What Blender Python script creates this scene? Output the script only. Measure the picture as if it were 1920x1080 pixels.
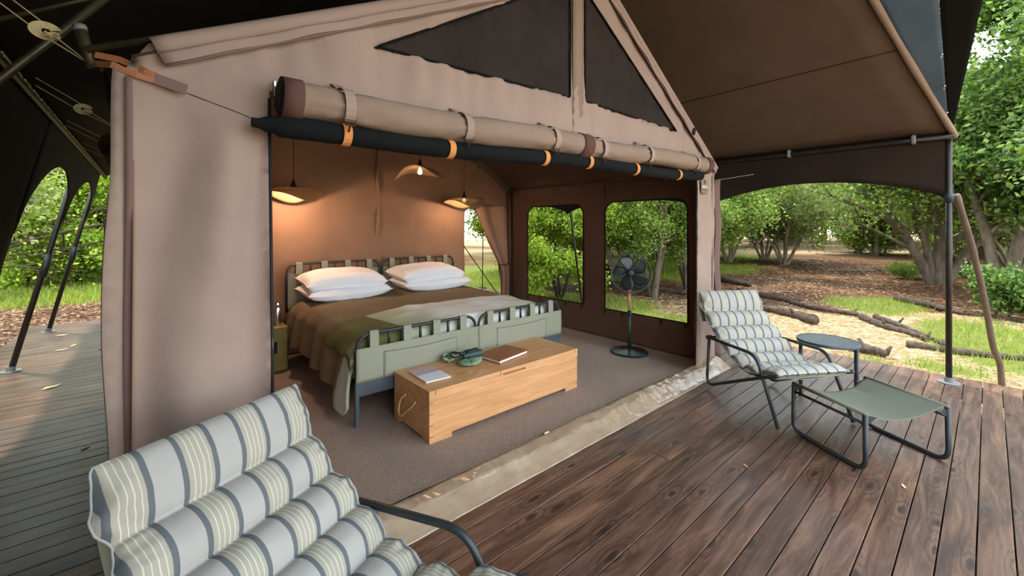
import bpy, math, random
from mathutils import Vector, Matrix, noise
from mathutils.geometry import delaunay_2d_cdt

for _o in list(bpy.data.objects):
    bpy.data.objects.remove(_o)
SC = bpy.context.scene
COL = SC.collection
PI = math.pi
rnd = random.Random(7)

# ------------------------------------------------------------------ camera, sky, sun, exposure
cam_d = bpy.data.cameras.new('camera')
cam_d.sensor_width = 36.0
cam_d.lens = 780.6 / 1920 * 36.0
cam_d.shift_y = -(540 - 424.4) / 1920
cam_d.clip_start = 0.03
cam = bpy.data.objects.new('camera', cam_d)
cam.location = (0, 0, 1.4)
cam.rotation_euler = (PI / 2, 0, math.radians(-41.13))
COL.objects.link(cam)
SC.camera = cam

world = bpy.data.worlds.new('sky')
SC.world = world
world.use_nodes = True
wn = world.node_tree.nodes
wl = world.node_tree.links
wn.clear()
w_out = wn.new('ShaderNodeOutputWorld')
w_bg = wn.new('ShaderNodeBackground')
w_ramp = wn.new('ShaderNodeValToRGB')
w_sep = wn.new('ShaderNodeSeparateXYZ')
w_tc = wn.new('ShaderNodeTexCoord')
w_ramp.color_ramp.elements[0].position = 0.0
w_ramp.color_ramp.elements[0].color = (0.92, 0.96, 1.0, 1)
w_ramp.color_ramp.elements[1].position = 1.0
w_ramp.color_ramp.elements[1].color = (0.76, 0.88, 1.0, 1)
w_bg.inputs['Strength'].default_value = 2.3
wl.new(w_tc.outputs['Generated'], w_sep.inputs[0])
wl.new(w_sep.outputs['Z'], w_ramp.inputs[0])
wl.new(w_ramp.outputs[0], w_bg.inputs['Color'])
wl.new(w_bg.outputs[0], w_out.inputs[0])

sun_d = bpy.data.lights.new('sun', 'SUN')
sun_d.energy = 2.6
sun_d.angle = math.radians(3.0)
sun_d.color = (1.0, 0.95, 0.87)
sun = bpy.data.objects.new('sun', sun_d)
COL.objects.link(sun)
_sd = Vector((-0.03, -0.26, -0.96)).normalized()      # the way the light travels
sun.rotation_euler = _sd.to_track_quat('-Z', 'Y').to_euler()

SC.view_settings.view_transform = 'Standard'
SC.view_settings.look = 'None'
SC.view_settings.gamma = 1.0
SC.view_settings.exposure = 0.98
SC.view_settings.use_curve_mapping = False


# ------------------------------------------------------------------ helpers
def S(r, g, b):
    def f(c):
        c /= 255.0
        return c / 12.92 if c <= 0.04045 else ((c + 0.055) / 1.055) ** 2.4
    return (f(r), f(g), f(b), 1.0)


class NT:
    def __init__(self, name):
        self.m = bpy.data.materials.new(name)
        self.m.use_nodes = True
        self.n = self.m.node_tree.nodes
        self.l = self.m.node_tree.links
        self.b = self.n['Principled BSDF']
        self.tc = self.n.new('ShaderNodeTexCoord')

    def node(self, kind, **kw):
        x = self.n.new(kind)
        for k, v in kw.items():
            setattr(x, k, v)
        return x

    def link(self, a, b):
        self.l.new(a, b)

    def mapping(self, scale=(1, 1, 1), rot=(0, 0, 0), coord='Object', rnd_off=False):
        mp = self.node('ShaderNodeMapping')
        mp.inputs['Scale'].default_value = scale
        mp.inputs['Rotation'].default_value = rot
        self.link(self.tc.outputs[coord], mp.inputs[0])
        if rnd_off:
            oi = self.node('ShaderNodeObjectInfo')
            mul = self.node('ShaderNodeVectorMath', operation='MULTIPLY')
            cmb = self.node('ShaderNodeCombineXYZ')
            for i in range(3):
                self.link(oi.outputs['Random'], cmb.inputs[i])
            self.link(cmb.outputs[0], mul.inputs[0])
            mul.inputs[1].default_value = (37, 53, 71)
            self.link(mul.outputs[0], mp.inputs['Location'])
        return mp.outputs[0]

    def noise(self, vec, scale=5, detail=4, rough=0.55, dist=0.0):
        x = self.node('ShaderNodeTexNoise')
        x.inputs['Scale'].default_value = scale
        x.inputs['Detail'].default_value = detail
        x.inputs['Roughness'].default_value = rough
        x.inputs['Distortion'].default_value = dist
        self.link(vec, x.inputs['Vector'])
        return x.outputs[0]

    def ramp(self, fac, stops, interp='LINEAR'):
        r = self.node('ShaderNodeValToRGB')
        cr = r.color_ramp
        cr.interpolation = interp
        while len(cr.elements) < len(stops):
            cr.elements.new(0.5)
        for e, (p, c) in zip(cr.elements, stops):
            e.position = p
            e.color = c if len(c) == 4 else (*c, 1)
        self.link(fac, r.inputs[0])
        return r.outputs[0]

    def mix(self, fac, a, b, mode='MIX'):
        x = self.node('ShaderNodeMix', data_type='RGBA', blend_type=mode)
        for i, v in ((0, fac), (6, a), (7, b)):
            if hasattr(v, 'is_output') or hasattr(v, 'links'):
                self.link(v, x.inputs[i])
            else:
                x.inputs[i].default_value = v
        return x.outputs[2]

    def math(self, op, a, b=None, c=None):
        x = self.node('ShaderNodeMath', operation=op)
        for i, v in enumerate((a, b, c)):
            if v is None:
                continue
            if hasattr(v, 'links'):
                self.link(v, x.inputs[i])
            else:
                x.inputs[i].default_value = v
        return x.outputs[0]

    def bump(self, h, strength=0.3, dist=0.01):
        x = self.node('ShaderNodeBump')
        x.inputs['Strength'].default_value = strength
        x.inputs['Distance'].default_value = dist
        self.link(h, x.inputs['Height'])
        self.link(x.outputs[0], self.b.inputs['Normal'])

    def done(self, col=None, rough=0.7, metal=0.0, spec=None):
        if col is not None:
            if hasattr(col, 'links'):
                self.link(col, self.b.inputs['Base Color'])
            else:
                self.b.inputs['Base Color'].default_value = col
        if hasattr(rough, 'links'):
            self.link(rough, self.b.inputs['Roughness'])
        else:
            self.b.inputs['Roughness'].default_value = rough
        self.b.inputs['Metallic'].default_value = metal
        if spec is not None:
            self.b.inputs['Specular IOR Level'].default_value = spec
        return self.m


def mat_noise(name, c1, c2, scale=6, rough=0.8, metal=0.0, bscale=120, bstr=0.15, bdist=0.002, stretch=(1, 1, 1), spec=None):
    t = NT(name)
    v = t.mapping(stretch)
    n = t.noise(v, scale, 5)
    col = t.ramp(n, [(0.3, c1), (0.7, c2)])
    n2 = t.noise(v, bscale, 3)
    t.bump(n2, bstr, bdist)
    return t.done(col, rough, metal, spec)


M = {}


def fabric(name, c, var=0.12, rough=0.9, trans=0.0, weave=900):
    t = NT(name)
    v = t.mapping()
    n = t.noise(v, 3.0, 6, 0.6)
    a = tuple(x * (1 - var) for x in c[:3]) + (1,)
    b = tuple(min(1, x * (1 + var)) for x in c[:3]) + (1,)
    col = t.ramp(n, [(0.3, a), (0.7, b)])
    n2 = t.noise(v, weave, 2)
    n3 = t.noise(v, 40, 4)
    t.bump(t.math('ADD', n2, t.math('MULTIPLY', n3, 1.5)), 0.18, 0.002)
    t.done(col, rough, 0, 0.2)
    if trans > 0:
        tr = t.node('ShaderNodeBsdfTranslucent')
        t.link(col, tr.inputs[0])
        ms = t.node('ShaderNodeMixShader')
        ms.inputs[0].default_value = trans
        t.link(t.b.outputs[0], ms.inputs[1])
        t.link(tr.outputs[0], ms.inputs[2])
        t.link(ms.outputs[0], t.n['Material Output'].inputs[0])
    return t.m


M['canvas'] = fabric('tan_canvas', S(156, 137, 125), 0.07)
M['canvas_warm'] = fabric('warm_tan_canvas', S(138, 120, 104), 0.08)
M['binding'] = fabric('mauve_binding', S(118, 97, 90), 0.06)
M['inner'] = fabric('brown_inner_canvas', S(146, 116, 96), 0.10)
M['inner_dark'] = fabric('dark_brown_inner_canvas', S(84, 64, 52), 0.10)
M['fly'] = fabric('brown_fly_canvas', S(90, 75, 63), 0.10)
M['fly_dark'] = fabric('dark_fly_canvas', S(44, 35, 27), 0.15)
M['black_cloth'] = fabric('black_cloth', S(14, 14, 14), 0.1)
M['net_black'] = fabric('black_net', S(16, 19, 20), 0.2)
M['vent'] = fabric('dark_insect_mesh', S(46, 40, 36), 0.25)
M['band_brown'] = fabric('brown_band', S(92, 66, 58), 0.1)
M['green_canvas'] = fabric('sage_canvas', S(144, 146, 127), 0.05)
M['green_dark'] = fabric('olive_sling_canvas', S(112, 116, 103), 0.07)
M['duvet'] = fabric('brown_duvet', S(124, 110, 86), 0.10)
M['duvet_in'] = fabric('stone_duvet_lining', S(168, 166, 146), 0.06)
M['pillow'] = fabric('white_cotton', S(244, 247, 252), 0.02)
M['web_orange'] = fabric('orange_webbing', S(205, 140, 80), 0.1)
M['shade_net'] = fabric('grey_blue_shade_net', S(96, 112, 122), 0.14, trans=0.35)
M['metal'] = mat_noise('charcoal_steel', S(44, 50, 54), S(54, 60, 64), 8, 0.42, 0.25, 300, 0.08)
M['metal_blue'] = mat_noise('slate_steel', S(72, 82, 90), S(84, 94, 102), 8, 0.45, 0.2, 300, 0.08)
M['pole'] = mat_noise('dark_bronze_pole', S(36, 32, 28), S(52, 46, 38), 8, 0.4, 0.3, 200, 0.1)
M['tube'] = mat_noise('olive_steel_tube', S(62, 58, 40), S(80, 74, 52), 10, 0.4, 0.4, 200, 0.1)
M['cap'] = mat_noise('grey_blue_cap', S(104, 110, 110), S(120, 126, 126), 10, 0.5, 0, 200, 0.1)
M['rope'] = mat_noise('cream_rope', S(160, 150, 105), S(190, 178, 130), 60, 0.9, 0, 500, 0.4)
M['rope_pale'] = mat_noise('pale_rope', S(190, 160, 110), S(225, 200, 150), 60, 0.9, 0, 300, 0.6)
M['chrome'] = mat_noise('brushed_steel', S(190, 192, 192), S(205, 206, 205), 20, 0.22, 1.0, 300, 0.05)
M['brass'] = mat_noise('brass', S(190, 150, 90), S(205, 170, 100), 20, 0.3, 1.0, 300, 0.05)
M['buckle'] = mat_noise('dark_buckle', S(50, 42, 34), S(80, 66, 50), 20, 0.35, 0.8, 300, 0.05)
M['leather'] = mat_noise('tan_leather', S(138, 84, 50), S(158, 98, 62), 12, 0.5, 0, 250, 0.25)
M['strap_leather'] = mat_noise('orange_leather_strap', S(146, 92, 58), S(168, 110, 72), 12, 0.6, 0, 250, 0.25)
M['paper'] = mat_noise('paper', S(236, 232, 224), S(246, 243, 238), 12, 0.7, 0, 250, 0.05)
M['olive_leather'] = mat_noise('olive_leather', S(116, 106, 52), S(150, 136, 70), 9, 0.4, 0, 200, 0.2)
M['black'] = mat_noise('black', S(14, 14, 14), S(22, 22, 22), 9, 0.7)
M['bark'] = mat_noise('grey_brown_bark', S(80, 70, 58), S(132, 120, 102), 9, 0.95, 0, 60, 1.0, 0.02, (1, 1, 0.3))
M['twig'] = mat_noise('pale_grey_twigs', S(104, 94, 78), S(162, 150, 128), 9, 0.95, 0, 60, 0.6, 0.01, (1, 1, 0.3))
M['bark_dark'] = mat_noise('dark_bark', S(48, 38, 30), S(86, 70, 56), 9, 0.95, 0, 60, 1.0, 0.02, (1, 1, 0.3))
M['bark_log'] = mat_noise('charred_log_bark', S(46, 36, 30), S(104, 88, 74), 14, 0.95, 0, 60, 1.0, 0.02)
M['stick'] = mat_noise('brown_pole_wood', S(82, 68, 58), S(112, 94, 80), 5, 0.75, 0, 60, 0.6, 0.01, (1, 1, 0.2))
M['fan_green'] = mat_noise('dark_green_enamel', S(34, 48, 46), S(42, 56, 54), 9, 0.35, 0.1, 100, 0.05)
M['bino'] = mat_noise('dark_teal_rubber', S(34, 58, 56), S(48, 74, 72), 20, 0.5, 0, 300, 0.2)
M['steel_grey_top'] = mat_noise('slate_table_top', S(58, 68, 76), S(70, 80, 88), 12, 0.4, 0.15, 200, 0.1)


def m_wood_chest():
    t = NT('honey_oak')
    v = t.mapping((0.8, 9, 9))
    n = t.noise(v, 2.2, 7, 0.6, 0.6)
    v2 = t.mapping((1.6, 40, 40))
    n2 = t.noise(v2, 3, 4)
    c = t.ramp(n, [(0.25, S(200, 148, 98)), (0.5, S(222, 174, 124)), (0.75, S(238, 196, 148))])
    c = t.mix(0.35, c, t.ramp(n2, [(0.35, S(150, 98, 52)), (0.65, S(228, 178, 118))]), 'MULTIPLY')
    t.bump(n2, 0.15, 0.001)
    return t.done(c, 0.45)


M['oak'] = m_wood_chest()
M['fan_wood'] = mat_noise('pale_fan_wood', S(196, 148, 100), S(214, 168, 118), 5, 0.5, 0, 60, 0.2, 0.002, (4, 4, 0.5))


def m_deck():
    t = NT('weathered_deck_wood')
    v = t.mapping((0.9, 7, 7), rnd_off=True)
    n = t.noise(v, 2.0, 8, 0.62, 1.2)
    vf = t.mapping((2.0, 60, 60), rnd_off=True)
    nf = t.noise(vf, 2.5, 4, 0.6)
    # knots
    vk = t.mapping((1.7, 5.0, 5.0), rnd_off=True)
    vor = t.node('ShaderNodeTexVoronoi')
    vor.inputs['Scale'].default_value = 1.0
    vor.voronoi_dimensions = '2D'
    t.link(vk, vor.inputs['Vector'])
    rings = t.math('SINE', t.math('MULTIPLY', t.math('ADD', vor.outputs['Distance'], t.math('MULTIPLY', n, 0.35)), 60.0))
    near = t.ramp(vor.outputs['Distance'], [(0.08, (1, 1, 1, 1)), (0.42, (0, 0, 0, 1))])
    c = t.ramp(n, [(0.30, S(66, 46, 36)), (0.48, S(106, 78, 62)), (0.62, S(134, 103, 83)), (0.78, S(160, 128, 104))])
    oi = t.node('ShaderNodeObjectInfo')
    tint = t.ramp(oi.outputs['Random'], [(0.0, (0.66, 0.62, 0.60, 1)), (0.5, (0.88, 0.86, 0.86, 1)), (1.0, (1.05, 0.96, 0.88, 1))])
    c = t.mix(1.0, c, tint, 'MULTIPLY')
    fine = t.ramp(nf, [(0.35, (0.62, 0.6, 0.58, 1)), (0.6, (1, 1, 1, 1))])
    c = t.mix(0.55, c, fine, 'MULTIPLY')
    kn = t.mix(1.0, near, t.ramp(rings, [(0.0, (0.1, 0.1, 0.1, 1)), (1.0, (1, 1, 1, 1))]), 'MULTIPLY')
    c = t.mix(t.math('MULTIPLY', kn, 0.6), c, S(38, 26, 20))
    core = t.ramp(vor.outputs['Distance'], [(0.03, (1, 1, 1, 1)), (0.075, (0, 0, 0, 1))])
    c = t.mix(t.math('MULTIPLY', core, 0.75), c, S(26, 18, 14))
    gp = t.node('ShaderNodeNewGeometry')
    nw = t.noise(gp.outputs['Position'], 0.9, 4, 0.6)
    c = t.mix(t.math('MULTIPLY', t.ramp(nw, [(0.45, (0, 0, 0, 1)), (0.7, (1, 1, 1, 1))]), 0.35), c, S(92, 90, 92))
    t.bump(t.math('ADD', nf, t.math('MULTIPLY', n, 0.6)), 0.35, 0.003)
    r = t.ramp(nw, [(0.3, (0.5, 0.5, 0.5, 1)), (0.7, (0.33, 0.33, 0.33, 1))])
    return t.done(c, r, 0, 0.5)


M['deck'] = m_deck()


def m_carpet():
    t = NT('brown_diamond_weave_carpet')
    sx = t.node('ShaderNodeSeparateXYZ')
    t.link(t.mapping((1, 1, 1), (0, 0, 0)), sx.inputs[0])
    P = 0.098
    def tri(o):
        f = t.math('FRACT', t.math('DIVIDE', o, P))
        return t.math('ABSOLUTE', t.math('SUBTRACT', f, 0.5))
    d = t.math('ADD', tri(sx.outputs[0]), tri(sx.outputs[1]))
    w = t.math('SINE', t.math('MULTIPLY', d, 2 * PI * 7))
    v = t.mapping((1, 1, 1))
    n = t.noise(v, 350, 3)
    w2 = t.math('ADD', w, t.math('MULTIPLY', t.math('SUBTRACT', n, 0.5), 1.6))
    n2 = t.noise(v, 1.3, 5)
    c = t.ramp(w2, [(0.0, S(118, 101, 90)), (0.5, S(176, 157, 142)), (1.0, S(226, 208, 192))])
    c = t.mix(0.5, c, t.ramp(n2, [(0.3, (0.78, 0.76, 0.74, 1)), (0.7, (1.05, 1.05, 1.05, 1))]), 'MULTIPLY')
    t.bump(w2, 0.5, 0.003)
    return t.done(c, 0.95, 0, 0.15)


M['carpet'] = m_carpet()


def m_pvc():
    t = NT('tan_groundsheet_vinyl')
    v = t.mapping((2, 1, 1))
    n = t.noise(v, 3, 6, 0.6)
    c = t.ramp(n, [(0.3, S(158, 136, 110)), (0.6, S(172, 152, 128)), (0.8, S(184, 168, 146))])
    n2 = t.noise(t.mapping((1, 3, 3)), 14, 3)
    t.bump(n2, 0.3, 0.01)
    return t.done(c, 0.17, 0, 0.8)


M['pvc'] = m_pvc()


def m_stripe():
    t = NT('striped_cushion_cotton')
    sx = t.node('ShaderNodeSeparateXYZ')
    t.link(t.tc.outputs['Object'], sx.inputs[0])
    f = t.math('FRACT', t.math('DIVIDE', t.math('ADD', sx.outputs[0], 0.281), 0.160))
    grey = S(168, 167, 162)
    dark = S(98, 104, 108)
    beige = S(164, 162, 148)
    cream = S(200, 196, 182)
    stops = [(0.0, beige)]
    p = 0.03
    for k in range(4):
        stops.append((0.045 + k * 0.088, cream))
        stops.append((0.063 + k * 0.088, beige))
    stops += [(0.385, dark), (0.47, grey), (0.88, dark), (0.965, beige)]
    c = t.ramp(f, stops, 'CONSTANT')
    v = t.mapping()
    n = t.noise(v, 700, 2)
    n2 = t.noise(v, 8, 4)
    c = t.mix(0.5, c, t.ramp(n2, [(0.3, (0.9, 0.9, 0.9, 1)), (0.7, (1.03, 1.03, 1.03, 1))]), 'MULTIPLY')
    t.bump(t.math('ADD', n, t.math('MULTIPLY', n2, 2.0)), 0.2, 0.003)
    return t.done(c, 0.9, 0, 0.2)


M['stripe'] = m_stripe()
M['piping'] = fabric('grey_cotton_piping', S(160, 162, 158), 0.15)


def m_throw():
    t = NT('olive_and_cream_throw')
    sx = t.node('ShaderNodeSeparateXYZ')
    t.link(t.tc.outputs['Object'], sx.inputs[0])
    v = t.mapping((1.0, 1.0, 1.0))
    n = t.noise(v, 2.6, 4)
    xs = t.math('ADD', sx.outputs[0], t.math('MULTIPLY', sx.outputs[1], 0.15))
    fx_ = t.math('DIVIDE', t.math('SUBTRACT', xs, 1.25), 2.6)
    band = t.ramp(fx_, [(0.0, S(96, 96, 56)), (0.265, S(104, 106, 64)), (0.27, S(176, 190, 158)), (0.38, S(200, 210, 190)),
                        (0.46, S(232, 238, 234)), (0.60, S(226, 228, 220)), (0.74, S(232, 238, 232)), (0.86, S(214, 222, 204)), (0.93, S(138, 144, 86))])
    rust = t.ramp(t.noise(t.mapping((1.2, 5, 1)), 2.2, 5), [(0.5, (0, 0, 0, 1)), (0.68, (1, 1, 1, 1))])
    c = t.mix(t.math('MULTIPLY', rust, 0.32), band, S(158, 132, 100))
    n2 = t.noise(t.mapping((60, 6, 6)), 4, 3)
    c = t.mix(0.35, c, t.ramp(n2, [(0.3, (0.8, 0.8, 0.8, 1)), (0.7, (1, 1, 1, 1))]), 'MULTIPLY')
    t.bump(n2, 0.25, 0.003)
    return t.done(c, 0.9, 0, 0.2)


M['throw'] = m_throw()


def m_leaf(name, c1, c2, c3, trans=0.45):
    t = NT(name)
    g = t.node('ShaderNodeNewGeometry')
    c = t.ramp(g.outputs['Random Per Island'], [(0.0, c1), (0.55, c2), (1.0, c3)])
    t.done(c, 0.45, 0, 0.4)
    tr = t.node('ShaderNodeBsdfTranslucent')
    t.link(t.mix(1.0, c, (1.25, 1.25, 0.7, 1), 'MULTIPLY'), tr.inputs[0])
    ms = t.node('ShaderNodeMixShader')
    ms.inputs[0].default_value = trans
    t.link(t.b.outputs[0], ms.inputs[1])
    t.link(tr.outputs[0], ms.inputs[2])
    t.link(ms.outputs[0], t.n['Material Output'].inputs[0])
    return t.m


M['leaf_a'] = m_leaf('mid_green_leaves', S(84, 108, 42), S(118, 146, 62), S(164, 186, 104))
M['leaf_b'] = m_leaf('yellow_green_leaves', S(120, 150, 44), S(164, 190, 66), S(206, 220, 116))
M['leaf_c'] = m_leaf('grey_green_leaves', S(98, 118, 62), S(138, 154, 90), S(178, 188, 132))
M['leaf_d'] = m_leaf('deep_green_leaves', S(58, 88, 38), S(92, 124, 56), S(146, 170, 100))
M['grass'] = m_leaf('grass_blades', S(104, 130, 46), S(146, 166, 66), S(190, 190, 100), 0.35)
M['straw'] = m_leaf('straw_strands', S(150, 122, 88), S(196, 168, 128), S(226, 206, 166), 0.1)
M['litter'] = m_leaf('dry_leaf_litter', S(84, 60, 42), S(140, 102, 74), S(190, 150, 116), 0.1)


def m_ground():
    t = NT('dry_bush_ground')
    a = t.node('ShaderNodeVertexColor')
    a.layer_name = 'zone'
    v = t.mapping()
    n = t.noise(v, 9, 8, 0.65)
    n2 = t.noise(v, 60, 5, 0.7)
    c = t.mix(0.8, a.outputs[0], t.ramp(n, [(0.3, (0.62, 0.6, 0.58, 1)), (0.7, (1.12, 1.1, 1.08, 1))]), 'MULTIPLY')
    c = t.mix(0.8, c, t.ramp(n2, [(0.3, (0.6, 0.6, 0.6, 1)), (0.7, (1.15, 1.15, 1.15, 1))]), 'MULTIPLY')
    t.bump(t.math('ADD', n, n2), 0.8, 0.04)
    return t.done(c, 0.95, 0, 0.1)


M['ground'] = m_ground()


class MB:
    """collects vertices and faces of one mesh"""
    def __init__(self):
        self.v = []
        self.f = []
        self.mi = []
        self.cur = 0

    def add(self, vs, fs):
        o = len(self.v)
        self.v += [tuple(p) for p in vs]
        self.f += [tuple(i + o for i in f) for f in fs]
        self.mi += [self.cur] * len(fs)
        return self

    def box(self, c, s, mtx=None, bev=0.0):
        hx, hy, hz = s[0] / 2, s[1] / 2, s[2] / 2
        if bev <= 0:
            vs = [Vector((x, y, z)) for x in (-hx, hx) for y in (-hy, hy) for z in (-hz, hz)]
            fs = [(0, 1, 3, 2), (4, 6, 7, 5), (0, 4, 5, 1), (2, 3, 7, 6), (0, 2, 6, 4), (1, 5, 7, 3)]
        else:
            b = min(bev, hx * .9, hy * .9, hz * .9)
            vs = []
            idx = {}
            for sx in (-1, 1):
                for sy in (-1, 1):
                    for sz in (-1, 1):
                        for ax in range(3):
                            p = [sx * (hx - b), sy * (hy - b), sz * (hz - b)]
                            p[ax] = (sx * hx, sy * hy, sz * hz)[ax]
                            idx[(sx, sy, sz, ax)] = len(vs)
                            vs.append(Vector(p))
            fs = []
            for ax in range(3):
                for s_ in (-1, 1):
                    o = [i for i in range(3) if i != ax]
                    q = []
                    for (u, w) in ((-1, -1), (1, -1), (1, 1), (-1, 1)):
                        k = [0, 0, 0]
                        k[ax] = s_
                        k[o[0]] = u
                        k[o[1]] = w
                        q.append(idx[(k[0], k[1], k[2], ax)])
                    if (s_ > 0) == (ax == 1):
                        q.reverse()
                    fs.append(tuple(q))
            for ax in range(3):
                o = [i for i in range(3) if i != ax]
                for u in (-1, 1):
                    for w in (-1, 1):
                        k0 = [0, 0, 0]
                        k0[o[0]] = u
                        k0[o[1]] = w
                        k0[ax] = -1
                        k1 = list(k0)
                        k1[ax] = 1
                        fs.append((idx[(*k0, o[0])], idx[(*k1, o[0])], idx[(*k1, o[1])], idx[(*k0, o[1])]))
            for sx in (-1, 1):
                for sy in (-1, 1):
                    for sz in (-1, 1):
                        fs.append((idx[(sx, sy, sz, 0)], idx[(sx, sy, sz, 1)], idx[(sx, sy, sz, 2)]))
        c = Vector(c)
        if mtx is not None:
            vs = [mtx @ p + c for p in vs]
        else:
            vs = [p + c for p in vs]
        return self.add(vs, fs)

    def tube(self, pts, r, n=10, closed=False, caps=True):
        pts = [Vector(p) for p in pts]
        m = len(pts)
        rr = r if isinstance(r, (list, tuple)) else [r] * m
        tans = []
        for i in range(m):
            if closed:
                t = pts[(i + 1) % m] - pts[i - 1]
            else:
                t = pts[min(i + 1, m - 1)] - pts[max(i - 1, 0)]
            if t.length < 1e-9:
                t = Vector((0, 0, 1))
            tans.append(t.normalized())
        up = Vector((0, 0, 1)) if abs(tans[0].z) < 0.9 else Vector((1, 0, 0))
        a = tans[0].cross(up).normalized()
        vs = []
        for i in range(m):
            t = tans[i]
            a = (a - t * a.dot(t))
            if a.length < 1e-6:
                a = t.orthogonal()
            a.normalize()
            b = t.cross(a)
            for k in range(n):
                an = 2 * PI * k / n
                vs.append(pts[i] + (a * math.cos(an) + b * math.sin(an)) * rr[i])
        fs = []
        for i in range(m if closed else m - 1):
            j = (i + 1) % m
            for k in range(n):
                k2 = (k + 1) % n
                fs.append((i * n + k, i * n + k2, j * n + k2, j * n + k))
        if not closed and caps:
            fs.append(tuple(range(n - 1, -1, -1)))
            fs.append(tuple((m - 1) * n + k for k in range(n)))
        return self.add(vs, fs)

    def grid(self, fn, nu, nv, wrapu=False):
        vs = [fn(i / (nu if wrapu else nu - 1), j / (nv - 1)) for i in range(nu) for j in range(nv)]
        fs = []
        for i in range(nu if wrapu else nu - 1):
            i2 = (i + 1) % nu
            for j in range(nv - 1):
                fs.append((i * nv + j, i2 * nv + j, i2 * nv + j + 1, i * nv + j + 1))
        return self.add(vs, fs)

    def lathe(self, prof, n=24, c=(0, 0, 0), mtx=None):
        c = Vector(c)
        vs = []
        for (r, z) in prof:
            for k in range(n):
                a = 2 * PI * k / n
                p = Vector((r * math.cos(a), r * math.sin(a), z))
                if mtx is not None:
                    p = mtx @ p
                vs.append(p + c)
        fs = []
        for i in range(len(prof) - 1):
            for k in range(n):
                k2 = (k + 1) % n
                fs.append((i * n + k, i * n + k2, (i + 1) * n + k2, (i + 1) * n + k))
        fs.append(tuple(range(n - 1, -1, -1)))
        fs.append(tuple((len(prof) - 1) * n + k for k in range(n)))
        return self.add(vs, fs)


ROOTS = {}


def finish(name, mb, mat, parent=None, smooth=False, solid=0.0, offset=0.0, local=False, autos=None):
    """links the collected geometry as ONE mesh object; world coordinates unless local"""
    inv = None
    if parent is not None and not local:
        p = parent
        while p.parent is not None:
            p = p.parent
        inv = ROOTS.get(p.name)
    vs = mb.v
    if inv is not None:
        vs = [tuple(inv @ Vector(p)) for p in vs]
    me = bpy.data.meshes.new(name)
    me.from_pydata(vs, [], mb.f)
    mats = mat if isinstance(mat, (list, tuple)) else [mat]
    for m in mats:
        me.materials.append(m)
    if len(mats) > 1:
        me.polygons.foreach_set('material_index', mb.mi)
    if smooth or autos is not None:
        me.polygons.foreach_set('use_smooth', [True] * len(me.polygons))
        if autos is not None:
            me.set_sharp_from_angle(angle=math.radians(autos))
    me.update()
    o = bpy.data.objects.new(name, me)
    COL.objects.link(o)
    if parent is not None:
        o.parent = parent
    if solid:
        md = o.modifiers.new('thickness', 'SOLIDIFY')
        md.thickness = solid
        md.offset = offset
    return o


def tag(o, label, cat, group=None, kind=None):
    o['label'] = label
    if cat:
        o['category'] = cat
    if group:
        o['group'] = group
    if kind:
        o['kind'] = kind
    return o


def thing(name, label, cat, loc=(0, 0, 0), rotz=0.0, group=None):
    o = bpy.data.objects.new(name, None)
    o.empty_display_size = 0.1
    COL.objects.link(o)
    o.location = loc
    o.rotation_euler = (0, 0, rotz)
    ROOTS[o.name] = (Matrix.Translation(Vector(loc)) @ Matrix.Rotation(rotz, 4, 'Z')).inverted()
    return tag(o, label, cat, group)


def struct(o, label=None):
    o['kind'] = 'structure'
    if label:
        o['label'] = label
    return o


def dup(root, loc, rotz, label, group=None):
    r = root.copy()
    COL.objects.link(r)
    r.location = loc
    r.rotation_euler = (0, 0, rotz)
    r['label'] = label
    if group:
        r['group'] = group
    for ch in list(root.children):
        c = ch.copy()
        COL.objects.link(c)
        c.parent = r
        for g in list(ch.children):
            d = g.copy()
            COL.objects.link(d)
            d.parent = c
    return r


def fillet(pts, r, n=6, closed=False):
    pts = [Vector(p) for p in pts]
    out = []
    m = len(pts)
    for i, p in enumerate(pts):
        if not closed and (i == 0 or i == m - 1):
            out.append(p)
            continue
        a = pts[i - 1]
        b = pts[(i + 1) % m]
        da = (a - p)
        db = (b - p)
        rr = r[i] if isinstance(r, (list, tuple)) else r
        rr = min(rr, da.length * 0.48, db.length * 0.48)
        s = p + da.normalized() * rr
        e = p + db.normalized() * rr
        for k in range(n + 1):
            t = k / n
            out.append(s * (1 - t) ** 2 + p * 2 * t * (1 - t) + e * t * t)
    return out


def spline(pts, n=6):
    pts = [Vector(p) for p in pts]
    out = []
    m = len(pts)
    for i in range(m - 1):
        p0 = pts[max(i - 1, 0)]
        p1 = pts[i]
        p2 = pts[i + 1]
        p3 = pts[min(i + 2, m - 1)]
        for k in range(n):
            t = k / n
            out.append(0.5 * ((2 * p1) + (p2 - p0) * t + (2 * p0 - 5 * p1 + 4 * p2 - p3) * t * t + (3 * p1 - p0 - 3 * p2 + p3) * t ** 3))
    out.append(pts[-1])
    return out


def pns(x, y=0.0, z=0.0):
    return noise.noise(Vector((x, y, z)))


def inside(p, poly):
    x, y = p
    c = False
    j = len(poly) - 1
    for i in range(len(poly)):
        xi, yi = poly[i]
        xj, yj = poly[j]
        if (yi > y) != (yj > y) and x < (xj - xi) * (y - yi) / (yj - yi + 1e-12) + xi:
            c = not c
        j = i
    return c


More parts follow.
